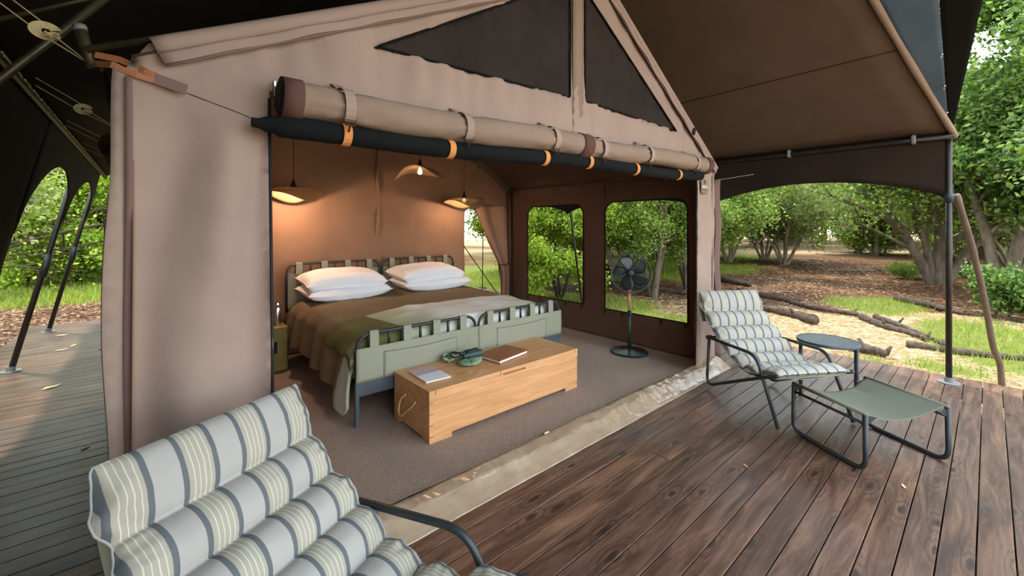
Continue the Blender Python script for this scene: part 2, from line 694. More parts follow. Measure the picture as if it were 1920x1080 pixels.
def panel(mb, outline, holes, step, fn):
    """a sheet of cloth with clean cut edges: 2-D outline and holes, meshed, then mapped by fn(u, v) to 3-D"""
    vs = []
    es = []

    def loop(poly):
        base = len(vs)
        k = 0
        for i in range(len(poly)):
            a = Vector(poly[i])
            b = Vector(poly[(i + 1) % len(poly)])
            n = max(1, int((b - a).length / step))
            for q in range(n):
                vs.append(a.lerp(b, q / n))
                k += 1
        for i in range(k):
            es.append((base + i, base + (i + 1) % k))
    loop(outline)
    for h_ in holes:
        loop(h_)
    x0 = min(p[0] for p in outline)
    x1 = max(p[0] for p in outline)
    y0 = min(p[1] for p in outline)
    y1 = max(p[1] for p in outline)
    y = y0 + step / 2
    r = 0
    while y < y1:
        x = x0 + step / 2 + (step / 2 if r % 2 else 0)
        while x < x1:
            p = (x, y)
            if inside(p, outline) and not any(inside(p, h_) for h_ in holes):
                vs.append(Vector(p))
            x += step
        y += step
        r += 1
    res = delaunay_2d_cdt(vs, es, [], 1, 1e-5)
    ov, of = res[0], res[2]
    keep = []
    for f in of:
        cx = sum(ov[i].x for i in f) / len(f)
        cy = sum(ov[i].y for i in f) / len(f)
        if any(inside((cx, cy), h_) for h_ in holes) or not inside((cx, cy), outline):
            continue
        keep.append(f)
    mb.add([fn(p.x, p.y) for p in ov], keep)
    return mb


# ------------------------------------------------------------------ large structure: ground
G = -0.25


def smooth(a, b, x):
    t = max(0.0, min(1.0, (x - a) / (b - a)))
    return t * t * (3 - 2 * t)


def ground_z(x, y):
    d = max(0.0, max(x - 5.7, -1.3 - x, y - 8.8, -1.6 - y))
    f = smooth(0.0, 2.5, d)
    return G + f * (0.10 * pns(x * 0.35, y * 0.35, 3.1) + 0.04 * pns(x * 1.3, y * 1.3, 7.7)) - 0.02


def ground_zone(x, y):
    """0 straw, 1 litter, 2 grass : weights"""
    n1 = pns(x * 0.45, y * 0.45, 1.0)
    n2 = pns(x * 0.9, y * 0.9, 5.0)
    if x < 2 and y > 6:
        grass = smooth(12.2, 13.8, y + n1 * 1.2)
        return (0.0, 1 - grass, grass)
    dd = x + 0.62 * y + n1 * 1.3
    straw = 1 - smooth(11.3, 12.4, dd)
    if y > 3.6:
        straw *= 0.4
    far = smooth(23, 27, x * 0.66 + y * 0.75)
    grass = 0.0
    for (gx, gy, rx_, ry_) in ((11.6, 1.5, 1.3, 0.9), (7.1, 0.30, 0.4, 0.45), (9.2, 0.0, 2.0, 0.8), (7.0, 6.2, 1.5, 2.2), (6.9, 3.9, 0.7, 1.2), (16.5, 8.0, 3.0, 2.5), (13.0, 7.5, 2.5, 1.6),
                               (24, 9.5, 7, 2.0), (6.5, 0.95, 0.35, 0.3), (8.3, -0.3, 1.0, 0.6), (20, 16, 7, 6), (8, 12, 5, 4), (5.5, 10.5, 2.5, 1.2)):
        q = ((x - gx) / rx_) ** 2 + ((y - gy) / ry_) ** 2
        grass = max(grass, 1 - smooth(0.5, 1.3, q + n2 * 0.8))
    s = straw * (1 - grass)
    l_ = (1 - straw) * (1 - grass)
    if far > 0:
        s += far
        l_ *= (1 - far)
        grass *= (1 - far * 0.5)
    return (s, l_, grass)


def build_ground():
    def axis(a, b, fa, fb, st):
        xs = []
        x = a
        while x < b:
            xs.append(x)
            x += st if fa <= x <= fb else st * 8
        xs.append(b)
        return xs
    xs = axis(-70, 110, -8, 22, 0.22)
    ys = axis(-60, 110, -4, 22, 0.22)
    vs = [(x, y, ground_z(x, y)) for x in xs for y in ys]
    ny = len(ys)
    fs = [(i * ny + j, (i + 1) * ny + j, (i + 1) * ny + j + 1, i * ny + j + 1) for i in range(len(xs) - 1) for j in range(ny - 1)]
    mb = MB().add(vs, fs)
    o = finish('ground', mb, M['ground'], smooth=True)
    cs = [S(212, 182, 146), S(122, 92, 70), S(132, 140, 74)]
    at = o.data.color_attributes.new('zone', 'FLOAT_COLOR', 'POINT')
    data = []
    for (x, y, z) in vs:
        w = ground_zone(x, y)
        t = sum(w) + 1e-6
        data += [sum(w[k] * cs[k][c] for k in range(3)) / t for c in range(3)] + [1.0]
    at.data.foreach_set('color', data)
    struct(o, 'straw, leaf litter and grass ground of the bushland clearing')
    return o


build_ground()

# ------------------------------------------------------------------ deck
PITCH = 0.1108


def build_deck():
    root = bpy.data.objects.new('floor', None)
    COL.objects.link(root)
    ROOTS[root.name] = Matrix.Identity(4)
    struct(root, 'weathered dark timber deck of long narrow boards')
    rr = random.Random(3)
    cache = {}

    def plank(x0, x1, yc):
        L = round(x1 - x0, 3)
        if L not in cache:
            mb = MB()
            mb.box((0, 0, -0.014), (L - 0.004, PITCH - 0.0055, 0.028), bev=0.0012)
            o = finish('plank', mb, M['deck'], root)
            cache[L] = o
        else:
            o = cache[L].copy()
            COL.objects.link(o)
            o.parent = root
        o.location = ((x0 + x1) / 2, yc, rr.uniform(-0.0012, 0.0012))
    y = -1.35
    k = 0
    while y < 8.75:
        segs = []
        if 1.98 < y < 4.9:
            segs = [(-1.28, 0.05), (4.25, 5.66)]
        else:
            j = (2.35, 4.95, 1.1, 3.6)[k % 4]
            if k % 3 == 0:
                segs = [(-1.28, j), (j, 5.66)]
            else:
                segs = [(-1.28, 5.66)]
        for (a, b) in segs:
            plank(a, b, y)
        y += PITCH
        k += 1
    mb = MB()
    for yy in [-1.2 + 0.6 * i for i in range(17)]:
        pass
    for xx in (-1.2, 0.2, 1.6, 3.0, 4.4, 5.55):
        mb.box((xx, 3.7, -0.095), (0.05, 10.1, 0.13))
    finish('joist', mb, M['bark_dark'], root)


build_deck()

# ------------------------------------------------------------------ tent walls
YF, YB, XL, XR = 1.85, 5.0, -0.04, 4.32
AP = (2.40, 3.24)


def win_hole(a, b, z0, z1, r=0.14):
    pts = [(a, z0), (b, z0)]
    for k in range(7):
        t = PI / 2 * k / 6
        pts.append((b - r + r * math.cos(t), z1 - r + r * math.sin(t)))
    for k in range(7):
        t = PI / 2 * k / 6
        pts.append((a + r - r * math.sin(t), z1 - r + r * math.cos(t)))
    return pts


VENT_L = [(0.789, 2.224), (2.129, 2.262), (2.129, 3.040)]
VENT_R = [(2.285, 2.270), (3.579, 2.252), (2.285, 3.045)]


def front_fn(x, z):
    y = YF
    y += 0.016 * pns(x * 5.0, 0, z * 1.2 + 3) + 0.006 * pns(x * 14, 0, z * 4) + 0.004 * pns(x * 4 + z * 9, 0, z * 9 - x * 3)
    if x < 0.6 and z < 1.9:
        k = smooth(0.0, 0.4, 1.95 - z)
        y += k * (0.034 * math.sin((x + 0.06 * math.sin(z * 2.2)) * 19 + 1.0) + 0.035 * pns(x * 6, 0, z * 1.5))
    if x > 3.9 and z < 1.9:
        y += 0.012 * math.sin(x * 26 + z)
    if z > 1.9:
        q = smooth(1.95, 2.1, z) * (1 - smooth(2.2, 2.6, z))
        y += 0.024 * q * pns(x * 17, 0, z * 2.5)
    if x < -0.06 and z < 1.9:
        x += 0.012 * math.sin(z * 4.3) + 0.01 * pns(0, 0, z * 3)
    return (x, y, z)


mb = MB()
panel(mb, [(-0.10, 0.0), (0.378, 0.0), (0.370, 0.9), (0.356, 1.93), (3.963, 1.96), (3.963, 0.0), (4.40, 0.0), (4.395, 1.0), (4.375, 1.965), (AP[0], AP[1]),
           (0.961, 2.501), (0.0, 2.010), (-0.055, 1.915), (-0.085, 1.93), (-0.10, 1.86)], [VENT_L, VENT_R], 0.04, front_fn)
wall_front = finish('wall_front', mb, M['canvas'], smooth=True, solid=0.006)
struct(wall_front, 'tan canvas gable end of the tent with wide open doorway')
ROOTS[wall_front.name] = Matrix.Identity(4)

for hole in (VENT_L, VENT_R):
    mb = MB()
    cx = sum(p[0] for p in hole) / 3
    cz = sum(p[1] for p in hole) / 3
    big = [(cx + (p[0] - cx) * 1.02, cz + (p[1] - cz) * 1.02) for p in hole]
    panel(mb, big, [], 0.05, lambda x, z: (x, YF + 0.006 + 0.010 * pns(x * 14, 0, z * 2), z))
    o = finish('mesh_vent', mb, M['vent'], wall_front, smooth=True, solid=0.002)
    o['label'] = 'dark insect mesh triangle'
    mb = MB()
    pts = [(p[0], YF - 0.006, p[1]) for p in hole]
    mb.tube(fillet([Vector(p) for p in pts], 0.02, 3, True), 0.006, 6, closed=True)
    finish('vent_binding', mb, M['black_cloth'], wall_front, smooth=True)

# seam strip of the corner panel, gable seam lines
mb = MB()
mb.grid(lambda u, v: (-0.050 + (u - 0.5) * 0.019 + 0.003 * math.sin(v * 9), front_fn(-0.05, v * 1.9)[1] - 0.014, 0.005 + v * 1.88), 3, 40)
finish('seam_strip', mb, M['binding'], wall_front, smooth=True, solid=0.003)
mb = MB()
mb.grid(lambda u, v: (2.207 + (u - 0.5) * 0.11, YF - 0.008, 2.02 + v * 1.10), 3, 20)
finish('seam_strip', mb, M['canvas_warm'], wall_front, smooth=True, solid=0.002)
mb = MB()
mb.tube([(lambda q: (q[0], q[1] - 0.0045, q[2]))(front_fn(0.10 + 0.25 * i / 14, 1.868 - 0.075 * i / 14)) for i in range(15)], 0.0013, 5)
finish('stitch_line', mb, M['buckle'], wall_front)
# dark zip edges of the doorway
for xs in ((0.356, 0.378), (3.963, 3.963)):
    mb = MB()
    mb.tube([front_fn(xs[1], 0.01), front_fn((xs[0] + xs[1]) / 2, 0.9), front_fn(xs[0], 1.9)], 0.006, 6)
    finish('zip_edge', mb, M['black'], wall_front, smooth=True)
# post return flap beside the right corner
mb = MB()
mb.grid(lambda u, v: (4.385 + u * 0.13 + 0.01 * math.sin(v * 7), YF - 0.004 + 0.05 * math.sin(u * PI) + 0.01 * math.sin(v * 15), 0.03 + v * 1.86), 6, 30)
finish('corner_flap', mb, M['binding'], wall_front, smooth=True, solid=0.004)
# printed maker's patch on the post
mb = MB()
mb.box((4.10, YF - 0.020, 1.79), (0.14, 0.002, 0.13))
patch = finish('logo_patch', mb, M['canvas_warm'], wall_front)


def text_part(s, loc, size, mat, parent, rot=(PI / 2, 0, 0), name='lettering'):
    cu = bpy.data.curves.new(name, 'FONT')
    cu.body = s
    cu.size = size
    cu.extrude = 0.0006
    cu.align_x = 'CENTER'
    cu.align_y = 'CENTER'
    tmp = bpy.data.objects.new(name, cu)
    COL.objects.link(tmp)
    dg = bpy.context.evaluated_depsgraph_get()
    me = bpy.data.meshes.new_from_object(tmp.evaluated_get(dg))
    bpy.data.objects.remove(tmp)
    me.materials.clear()
    me.materials.append(mat)
    o = bpy.data.objects.new(name, me)
    COL.objects.link(o)
    o.parent = parent
    o.location = loc
    o.rotation_euler = rot
    return o


text_part('SAFARI', (4.10, YF - 0.0225, 1.785), 0.036, M['paper'], wall_front)
mb = MB()
mb.tube([(4.09, YF - 0.022, 1.815), (4.085, YF - 0.022, 1.84), (4.10, YF - 0.022, 1.852), (4.115, YF - 0.022, 1.84), (4.112, YF - 0.022, 1.815)], 0.003, 5)
mb.box((4.10, YF - 0.0215, 1.755), (0.12, 0.001, 0.006))
finish('emblem', mb, M['black'], wall_front)

# roof sleeves wrapped round the rafters along the gable slopes
def sleeve(a, b, drop, name_mat):
    a = Vector(a)
    b = Vector(b)
    d = (b - a).normalized()
    nrm = Vector((-d.z, 0, d.x))
    if nrm.z > 0:
        nrm = -nrm
    def fn(u, v):
        p = a.lerp(b, u)
        # v: 0 back of roll -> over the tube -> front skirt
        if v < 0.6:
            an = PI * (1.1 - v / 0.6 * 1.35)
            q = p + Vector((0, -0.030 * math.sin(an) - 0.0, 0)) + nrm * (-0.030 * math.cos(an) * -1.0)
            return q + Vector((0, -0.012, 0))
        w = (v - 0.6) / 0.4
        return p + Vector((0, -0.036 - 0.004 * math.sin(u * 40), 0)) + nrm * (0.028 + drop * w + 0.002 * math.sin(u * 55))
    mb = MB()
    mb.grid(fn, 60, 14)
    finish('roof_sleeve', mb, M[name_mat], wall_front, smooth=True, solid=0.003)
    mb = MB()
    mb.grid(lambda u, v: a.lerp(b, u) + Vector((0, -0.031, 0)) + nrm * (0.028 + drop * (0.75 + 0.5 * v)), 40, 3)
    finish('sleeve_binding', mb, M['binding'], wall_front, smooth=True, solid=0.003)


sleeve((0.012, YF, 2.000), (AP[0], YF, 3.215), 0.035, 'canvas')
sleeve((4.36, YF, 1.990), (AP[0], YF, 3.230), 0.035, 'canvas')
mb = MB()
mb.box((3.83, YF - 0.045, 2.285), (0.035, 0.012, 0.06), Matrix.Rotation(0.55, 3, 'Y'))
finish('roof_strap', mb, M['black'], wall_front)

# right wall with two roll-up windows (plane x = XR)
W1 = (2.103, 3.166, 0.37, 1.70)
W2 = (3.515, 4.579, 0.38, 1.69)


def right_fn(y, z):
    x = XR + 0.012 * pns(0, y * 3.5, z * 1.0) + 0.006 * pns(3, y * 9, z * 3)
    return (x, y, z)


mb = MB()
panel(mb, [(YF, 0), (YB, 0), (YB, 1.96), (YF, 1.96)], [win_hole(*W1), win_hole(*W2)], 0.06, right_fn)
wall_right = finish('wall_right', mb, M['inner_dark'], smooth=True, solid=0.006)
struct(wall_right, 'brown canvas side wall of the tent with two window openings')
ROOTS[wall_right.name] = Matrix.Identity(4)
for i, w in enumerate((W1, W2)):
    mb = MB()
    hole = win_hole(*w)
    mb.tube([(XR - 0.006, p[0], p[1]) for p in hole], 0.008, 6, closed=True)
    wf = finish('window_%d' % (i + 1), mb, M['black_cloth'], wall_right, smooth=True)
    for fy in (0.02, 0.28, 0.75, 0.99):
        mb = MB()
        yy = w[0] + (w[1] - w[0]) * fy
        mb.box((XR - 0.02, yy, w[2] - 0.03), (0.008, 0.022, 0.05), bev=0.003)
        mb.tube([(XR - 0.026, yy - 0.008, w[2] - 0.05), (XR - 0.030, yy, w[2] - 0.065), (XR - 0.026, yy + 0.008, w[2] - 0.05), (XR - 0.026, yy, w[2] - 0.035)], 0.003, 5, closed=True)
        finish('window_clip', mb, M['buckle'], wf)
for yy in (3.33,):
    mb = MB()
    mb.grid(lambda u, v: (XR - 0.012, yy - 0.16 + u * 0.32, 1.74 + v * 0.22), 3, 3)
    finish('seam_strip', mb, M['inner_dark'], wall_right, solid=0.002)

# back wall with the open doorway and its tied-back flap (plane y = YB)
DOOR = [(3.45, 0.0), (3.45, 1.60), (3.50, 1.66), (3.62, 1.66), (3.75, 1.45), (3.88, 1.18), (4.02, 0.95), (4.13, 0.75), (4.15, 0.0)]


def back_fn(x, z):
    y = YB + 0.02 * pns(x * 2.2, 0, z * 0.9 + 2) + 0.008 * pns(x * 7, 0, z * 3)
    y += 0.02 * math.exp(-((x - 2.15) / 0.05) ** 2) * (1 if z > 0.9 else 0.3) * math.sin(z * 9 + 1)
    if z < 1.3:
        y += 0.018 * pns(x * 6, 0, z * 1.5 + 9)
    return (x, y, z)


mb = MB()
panel(mb, [(XL, 0), (3.45, 0), (3.45, 1.60), (3.50, 1.66), (3.62, 1.66), (3.75, 1.45), (3.88, 1.18), (4.02, 0.95), (4.13, 0.75), (4.15, 0.0), (XR, 0), (XR, 1.95), (2.2, 3.2), (XL, 1.95)], [], 0.06, back_fn)
wall_back = finish('wall_back', mb, M['inner'], smooth=True, solid=0.006)
struct(wall_back, 'warm brown canvas wall behind the beds')
ROOTS[wall_back.name] = Matrix.Identity(4)
mb = MB()
mb.grid(lambda u, v: (2.15 + (u - 0.5) * 0.05 + 0.01 * math.sin(v * 22), YB - 0.016 - 0.012 * math.sin(u * PI) - 0.006 * math.sin(v * 31), 0.9 + v * 2.2), 5, 60)
finish('seam_strip', mb, M['inner'], wall_back, smooth=True, solid=0.003)
# door flap rolled to the side, tied at z .8
def flap(u, v):
    z = 1.72 - v * 1.70
    if z > 0.80:
        t = (1.72 - z) / 0.92
        xa = 3.60 + t ** 1.25 * 0.46
        xb = 4.22 + t * 0.02
    else:
        t = (0.80 - z) / 0.80
        xa = 4.06 + 0.05 * min(1, t * 6)
        xb = 4.25
    x = xa + (xb - xa) * u
    y = YB - 0.05 - 0.03 * math.sin(u * PI * 3) - 0.035 * math.sin(PI * min(1, v * 1.2)) * (1 - u)
    return (x, y, z)


mb = MB()
mb.grid(flap, 24, 40)
finish('door_flap', mb, M['inner'], wall_back, smooth=True, solid=0.004)
mb = MB()
mb.tube([(4.03, YB - 0.09, 0.82), (4.14, YB - 0.12, 0.80), (4.27, YB - 0.05, 0.86)], 0.010, 6)
finish('tie_strap', mb, M['band_brown'], wall_back, smooth=True)
# corner pole sleeve
mb = MB()
mb.tube([(XR - 0.05, YB - 0.05, 0.01), (XR - 0.05, YB - 0.05, 1.95)], 0.035, 10)
finish('corner_sleeve', mb, M['inner_dark'], wall_back, smooth=True)

mb = MB()
panel(mb, [(YF, 0), (YB, 0), (YB, 1.96), (YF, 1.96)], [], 0.12, lambda y, z: (XL + 0.015 * pns(1, y * 3, z), y, z))
wall_left = finish('wall_left', mb, M['inner'], smooth=True, solid=0.006)
struct(wall_left, 'canvas side wall of the tent beside the bedside trunk')

mb = MB()
def ceil_fn(u, v):
    y = YF - 0.02 + v * (YB - YF + 0.06)
    sag = -0.03 * math.sin(v * PI) + 0.01 * pns(u * 8, v * 6, 2)
    if u < 0.5:
        t = u / 0.5
        return (XL + (AP[0] - XL) * t, y, 1.955 + (AP[1] - 0.02 - 1.955) * t + sag * math.sin(t * PI))
    t = (u - 0.5) / 0.5
    return (AP[0] + (XR + 0.02 - AP[0]) * t, y, AP[1] - 0.02 + (1.955 - AP[1] + 0.02) * t + sag * math.sin(t * PI))
mb.grid(ceil_fn, 41, 20)
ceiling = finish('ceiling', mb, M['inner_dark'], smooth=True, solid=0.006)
struct(ceiling, 'pitched brown canvas roof of the sleeping tent')

# carpet
mb = MB()
mb.box(((XL + XR) / 2, (YF + YB) / 2, 0.006), (XR - XL - 0.04, YB - YF - 0.08, 0.012))
carpet = finish('carpet', mb, M['carpet'])
tag(carpet, 'brown fitted carpet woven with concentric diamonds on the tent floor', 'carpet')

# groundsheet lip across the doorway
def lip(u, v):
    x = 0.05 + u * 4.28
    wob = 0.014 * math.sin(x * 3.1) + 0.010 * pns(x * 4, 0, 0)
    prof = [(1.915, 0.016), (1.900, 0.050), (1.868, 0.062), (1.802, 0.056), (1.786, 0.050), (1.740, 0.026), (1.700, 0.010), (1.672, 0.004)]
    t = v * (len(prof) - 1)
    i = min(int(t), len(prof) - 2)
    f = t - i
    y = prof[i][0] * (1 - f) + prof[i + 1][0] * f
    z = prof[i][1] * (1 - f) + prof[i + 1][1] * f
    mid = math.sin(PI * v)
    z += mid * (0.009 * pns(x * 9, v * 4, 5) + 0.008 * abs(pns(x * 22, v * 3, 8)))
    y += wob * (1 - v) * 0.6 + 0.004 * pns(x * 6, 3, 0)
    end = smooth(4.0, 4.33, x)
    z += end * 0.03 * mid
    return (x, y, max(z, 0.003))


mb = MB()
mb.grid(lip, 420, 26)
o = finish('groundsheet_lip', mb, M['pvc'], smooth=True, solid=0.002, offset=1)
tag(o, 'creased tan vinyl groundsheet lip along the doorway edge', 'groundsheet')
mb = MB()
mb.tube([(0.3 + i * 0.1, 1.925 + 0.012 * math.sin(i * 0.31) + 0.006 * pns(i * .3), 0.022) for i in range(37)], 0.007, 6)
z_ = finish('zip', mb, M['black'], o, smooth=True)
mb = MB()
mb.box((1.98, 1.925, 0.035), (0.05, 0.02, 0.012), bev=0.004)
finish('zip_pull', mb, M['chrome'], o)

# ------------------------------------------------------------------ fly sheet over tent and deck
fly = thing('fly_sheet', 'large dark canvas fly pitched over the tent and deck on steel poles', 'canopy')
EZ = 2.235
RX, RZ = 2.2, 4.05


def roof_r(x, y):
    t = (5.39 - x) / (5.39 - RX)
    return EZ + (RZ - EZ) * t - 0.05 * math.sin(t * PI) * math.sin(PI * max(0, min(1, (y - 0.2) / 8.6)))


# front edge of the right slope runs from (5.39, .215) back to the ridge
def verge_y(x):
    t = (5.39 - x) / (5.39 - RX)
    return 0.215 + 0.70 * t + 0.03 * math.sin(t * PI)


mb = MB()
mb.grid(lambda u, v: (lambda x: (x, verge_y(x) + (9.0 - verge_y(x)) * v, roof_r(x, 0.2 + 8.8 * v)))(RX + (5.39 - RX) * u), 24, 40)
finish('fly_panel', mb, M['fly'], fly, smooth=True, solid=0.006)
mb = MB()
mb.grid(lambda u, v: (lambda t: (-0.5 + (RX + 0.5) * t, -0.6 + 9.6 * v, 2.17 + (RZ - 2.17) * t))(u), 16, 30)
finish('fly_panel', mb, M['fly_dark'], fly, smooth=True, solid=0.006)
# front end of the fly left of the ridge reaches further out
mb = MB()
mb.grid(lambda u, v: (lambda x: (x, -0.62 + (verge_y(x) + 0.63) * v * (1 - u) ** 1.0, roof_r(x, 0.2) + 0.004))(RX + 1.2 * u), 10, 8)
finish('fly_verge_panel', mb, M['fly_dark'], fly, smooth=True, solid=0.006)
# pale hem tube along the verge
mb = MB()
vt = [(x, verge_y(x) - 0.01, roof_r(x, 0.2) - 0.01) for x in [5.42 - i * 0.1 for i in range(33)]]
mb.tube(vt, [0.024 + 0.002 * math.sin(i) for i in range(33)], 10)
finish('verge_tube', mb, M['canvas_warm'], fly, smooth=True)
mb = MB()
def net_fn(u, v):
    x = 5.40 - u * 3.2
    ya = verge_y(x) - 0.01
    yb = 0.235 + 0.04 * u * 0 - 0.02 * u
    return (x, ya + (yb - ya) * v, roof_r(x, 0.2) + 0.02 + 0.03 * v * u)
mb.grid(net_fn, 40, 8)
finish('shade_net', mb, M['shade_net'], fly, smooth=True, solid=0.002)
mb = MB()
def band_fn(u, v):
    x = 5.40 - u * 3.2
    yb = 0.235 - 0.02 * u
    yc = 0.215 - 0.52 * u
    return (x, yb + (yc - yb) * v, roof_r(x, 0.2) + 0.05 * u + 0.02)
mb.grid(band_fn, 40, 6)
finish('net_border', mb, M['black_cloth'], fly, smooth=True, solid=0.004)
for t in (0.075, 0.165, 0.26):
    x = 5.40 - t * 3.2
    mb = MB()
    mb.lathe([(0.0, -0.006), (0.010, -0.006), (0.010, 0.0), (0.0, 0.0)], 10, (x, 0.235, roof_r(x, .2) + 0.012))
    mb.tube([(x - 0.008, 0.24, roof_r(x, .2) + 0.0), (x, 0.24, roof_r(x, .2) - 0.015), (x + 0.008, 0.24, roof_r(x, .2) + 0.0)], 0.003, 5)
    finish('eyelet', mb, M['chrome'], fly)
# seam across the fly panel
mb = MB()
xs_ = 4.42
mb.tube([(xs_, verge_y(xs_) + 0.02 + i * 0.3, roof_r(xs_, 0.2 + i * .3) - 0.006) for i in range(22)], 0.004, 5)
finish('seam', mb, M['fly_dark'], fly, smooth=True)
# eave tubes
mb = MB()
mb.tube([(5.37, 0.2 + 0.4 * i, EZ - 0.035) for i in range(23)], 0.026, 10)
finish('eave_tube', mb, M['pole'], fly, smooth=True)
mb = MB()
mb.tube([(-0.5, -0.6 + 0.4 * i, 2.15) for i in range(25)], 0.022, 10)
finish('eave_tube', mb, M['pole'], fly, smooth=True)
for y in (0.46, 1.46, 3.4, 5.6):
    mb = MB()
    mb.box((5.365, y, EZ - 0.03), (0.075, 0.035, 0.085), bev=0.01)
    finish('eave_clamp', mb, M['cap'], fly)


def valance_r(a, b, ztop, zmid, zend):
    def fn(u, v):
        y = a + (b - a) * u
        zb = zend + (zmid - zend) * math.sin(PI * u) ** 0.62
        z = ztop + (zb - ztop) * v
        return (5.39 + 0.008 * math.sin(u * 18) * v, y, z)
    m = MB()
    m.grid(fn, 40, 8)
    return m


for (a, b, zm, ze) in ((0.23, 2.36, 1.865, 1.62), (2.36, 4.72, 1.80, 1.60), (4.72, 6.9, 1.80, 1.60), (6.9, 9.0, 1.8, 1.6)):
    finish('valance', valance_r(a, b, EZ, zm, ze), M['fly_dark'], fly, smooth=True, solid=0.004)


def valance_l(a, b, ztop, zmid, zend):
    def fn(u, v):
        y = a + (b - a) * u
        zb = zend + (zmid - zend) * math.sin(PI * u) ** 0.5
        z = ztop + (zb - ztop) * v
        return (-0.5 - (2.17 - z) * 0.21, y, z)
    m = MB()
    m.grid(fn, 30, 8)
    return m


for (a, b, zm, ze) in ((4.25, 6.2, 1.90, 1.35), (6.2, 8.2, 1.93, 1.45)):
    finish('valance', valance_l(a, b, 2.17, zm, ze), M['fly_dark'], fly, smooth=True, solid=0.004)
# side curtain hanging on the left between the nearest poles
mb = MB()
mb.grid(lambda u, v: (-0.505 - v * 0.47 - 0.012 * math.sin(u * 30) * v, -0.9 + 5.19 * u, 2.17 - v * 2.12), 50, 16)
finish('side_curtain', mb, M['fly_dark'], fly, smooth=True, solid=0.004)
# lace along the left eave
mb = MB()
yy = 2.2
while yy < 8.2:
    mb.tube([(-0.475, yy, 2.145), (-0.475, yy + 0.13, 2.145)], 0.004, 4)
    mb.tube([(-0.455, yy + 0.06, 2.12), (-0.455, yy + 0.20, 2.12)], 0.003, 4)
    yy += 0.21
o = finish('eave_lacing', mb, M['rope_pale'], fly)
o['kind'] = 'stuff'
# poles
def pole_part(a, b, r, mat, plate=True):
    m = MB()
    m.tube([a, b], r, 12)
    p = finish('pole', m, mat, fly, smooth=True)
    if plate:
        m = MB()
        m.lathe([(0.0, 0.0), (0.075, 0.0), (0.075, 0.008), (0.06, 0.010), (0.0, 0.010)], 20, (a[0], a[1], a[2]))
        m.tube([(a[0], a[1], a[2] + 0.005), (a[0], a[1], a[2] + 0.05)], r * 1.35, 12)
        finish('base_plate', m, M['cap'], p, smooth=False)
    return p


pr = pole_part((5.394, 0.235, 0.0), (5.394, 0.235, 2.22), 0.022, M['pole'])
mb = MB()
mb.lathe([(0.0, 0), (0.034, 0), (0.036, 0.06), (0.030, 0.07), (0.0, 0.07)], 12, (5.394, 0.235, 1.62))
mb.tube([(5.42, 0.22, 1.66), (5.45, 0.21, 1.68), (5.45, 0.21, 1.76), (5.42, 0.22, 1.78)], 0.004, 6)
finish('pole_clamp', mb, M['metal'], pr, smooth=True)
for y in (6.2, 8.2, 4.25):
    p_ = pole_part((-1.0, y, 0.0), (-0.53, y, 2.15), 0.024, M['pole'])
    mb = MB()
    mb.tube([(-0.985 + 0.19, y - 0.0, 1.0 - 0.1), (-0.985 + 0.235, y, 1.12)], 0.030, 10)
    finish('pole_clamp', mb, M['metal'], p_, smooth=True)
for y in (4.75, 6.95):
    pole_part((5.85, y, G), (5.39, y, 2.18), 0.020, M['pole'], False)
for a_, b_ in (((3.4, 5.41, 1.48), (5.15, 6.1, -0.1)), ((4.25, 5.6, 1.75), (4.45, 5.9, -0.1))):
    mb = MB()
    mb.tube([a_, b_], 0.008, 6)
    finish('back_guy_line', mb, M['pole'], fly, smooth=True)
# stay pole from the corner, a raw timber prop leaning outwards
mb = MB()
stay = spline([(5.42, 0.19, 1.68), (5.60, 0.14, 1.42), (5.88, 0.09, 1.12), (6.20, 0.02, 0.62), (6.45, -0.03, 0.18), (6.64, -0.075, -0.02), (6.70, -0.09, -0.26)], 5)
mb.tube(stay, [0.026 + 0.004 * pns(i * .4) for i in range(len(stay))], 10)
o = finish('timber_prop', mb, M['stick'], smooth=True)
tag(o, 'crooked brown timber prop leaning from the corner pole to the ground', 'wooden pole')

# tent frame ends, braces, straps at the upper corner on the left
frame = thing('tent_frame', 'olive steel tent frame ends with grey pipe cap at the canopy corner', 'frame')
mb = MB()
mb.tube([(-0.137, 1.92, 1.92), (-0.165, 1.93, 2.035)], 0.016, 14)
up = finish('upright', mb, M['tube'], frame, smooth=True)
mb = MB()
mb.tube([(-0.164, 1.928, 2.032), (-0.168, 1.93, 2.048)], 0.0175, 14)
o = finish('pipe_cap', mb, M['cap'], up, smooth=True)
o['label'] = 'grey blue plastic pipe cap'
mb = MB()
mb.tube([(-0.15, 1.885, 1.962), (2.38, 1.885, 3.225)], 0.011, 12)
finish('rafter', mb, M['tube'], frame, smooth=True)
mb = MB()
mb.tube([(4.32, 1.93, 1.935), (2.38, 1.93, 3.19)], 0.012, 12)
finish('rafter', mb, M['tube'], frame, smooth=True)
mb = MB()
mb.tube([(-0.66, 2.2, 1.49), (-0.03, 2.2, 2.40)], 0.013, 10)
finish('brace', mb, M['tube'], frame, smooth=True)
mb = MB()
mb.tube([(-0.50, 2.2, 2.019), (0.25, 2.2, 2.53)], 0.007, 10)
finish('brace', mb, M['tube'], frame, smooth=True)
mb = MB()
mb.tube([(-0.12, 1.97, 1.93), (-0.12, 5.0, 1.95)], 0.012, 8)
finish('side_rail', mb, M['pole'], frame, smooth=True)

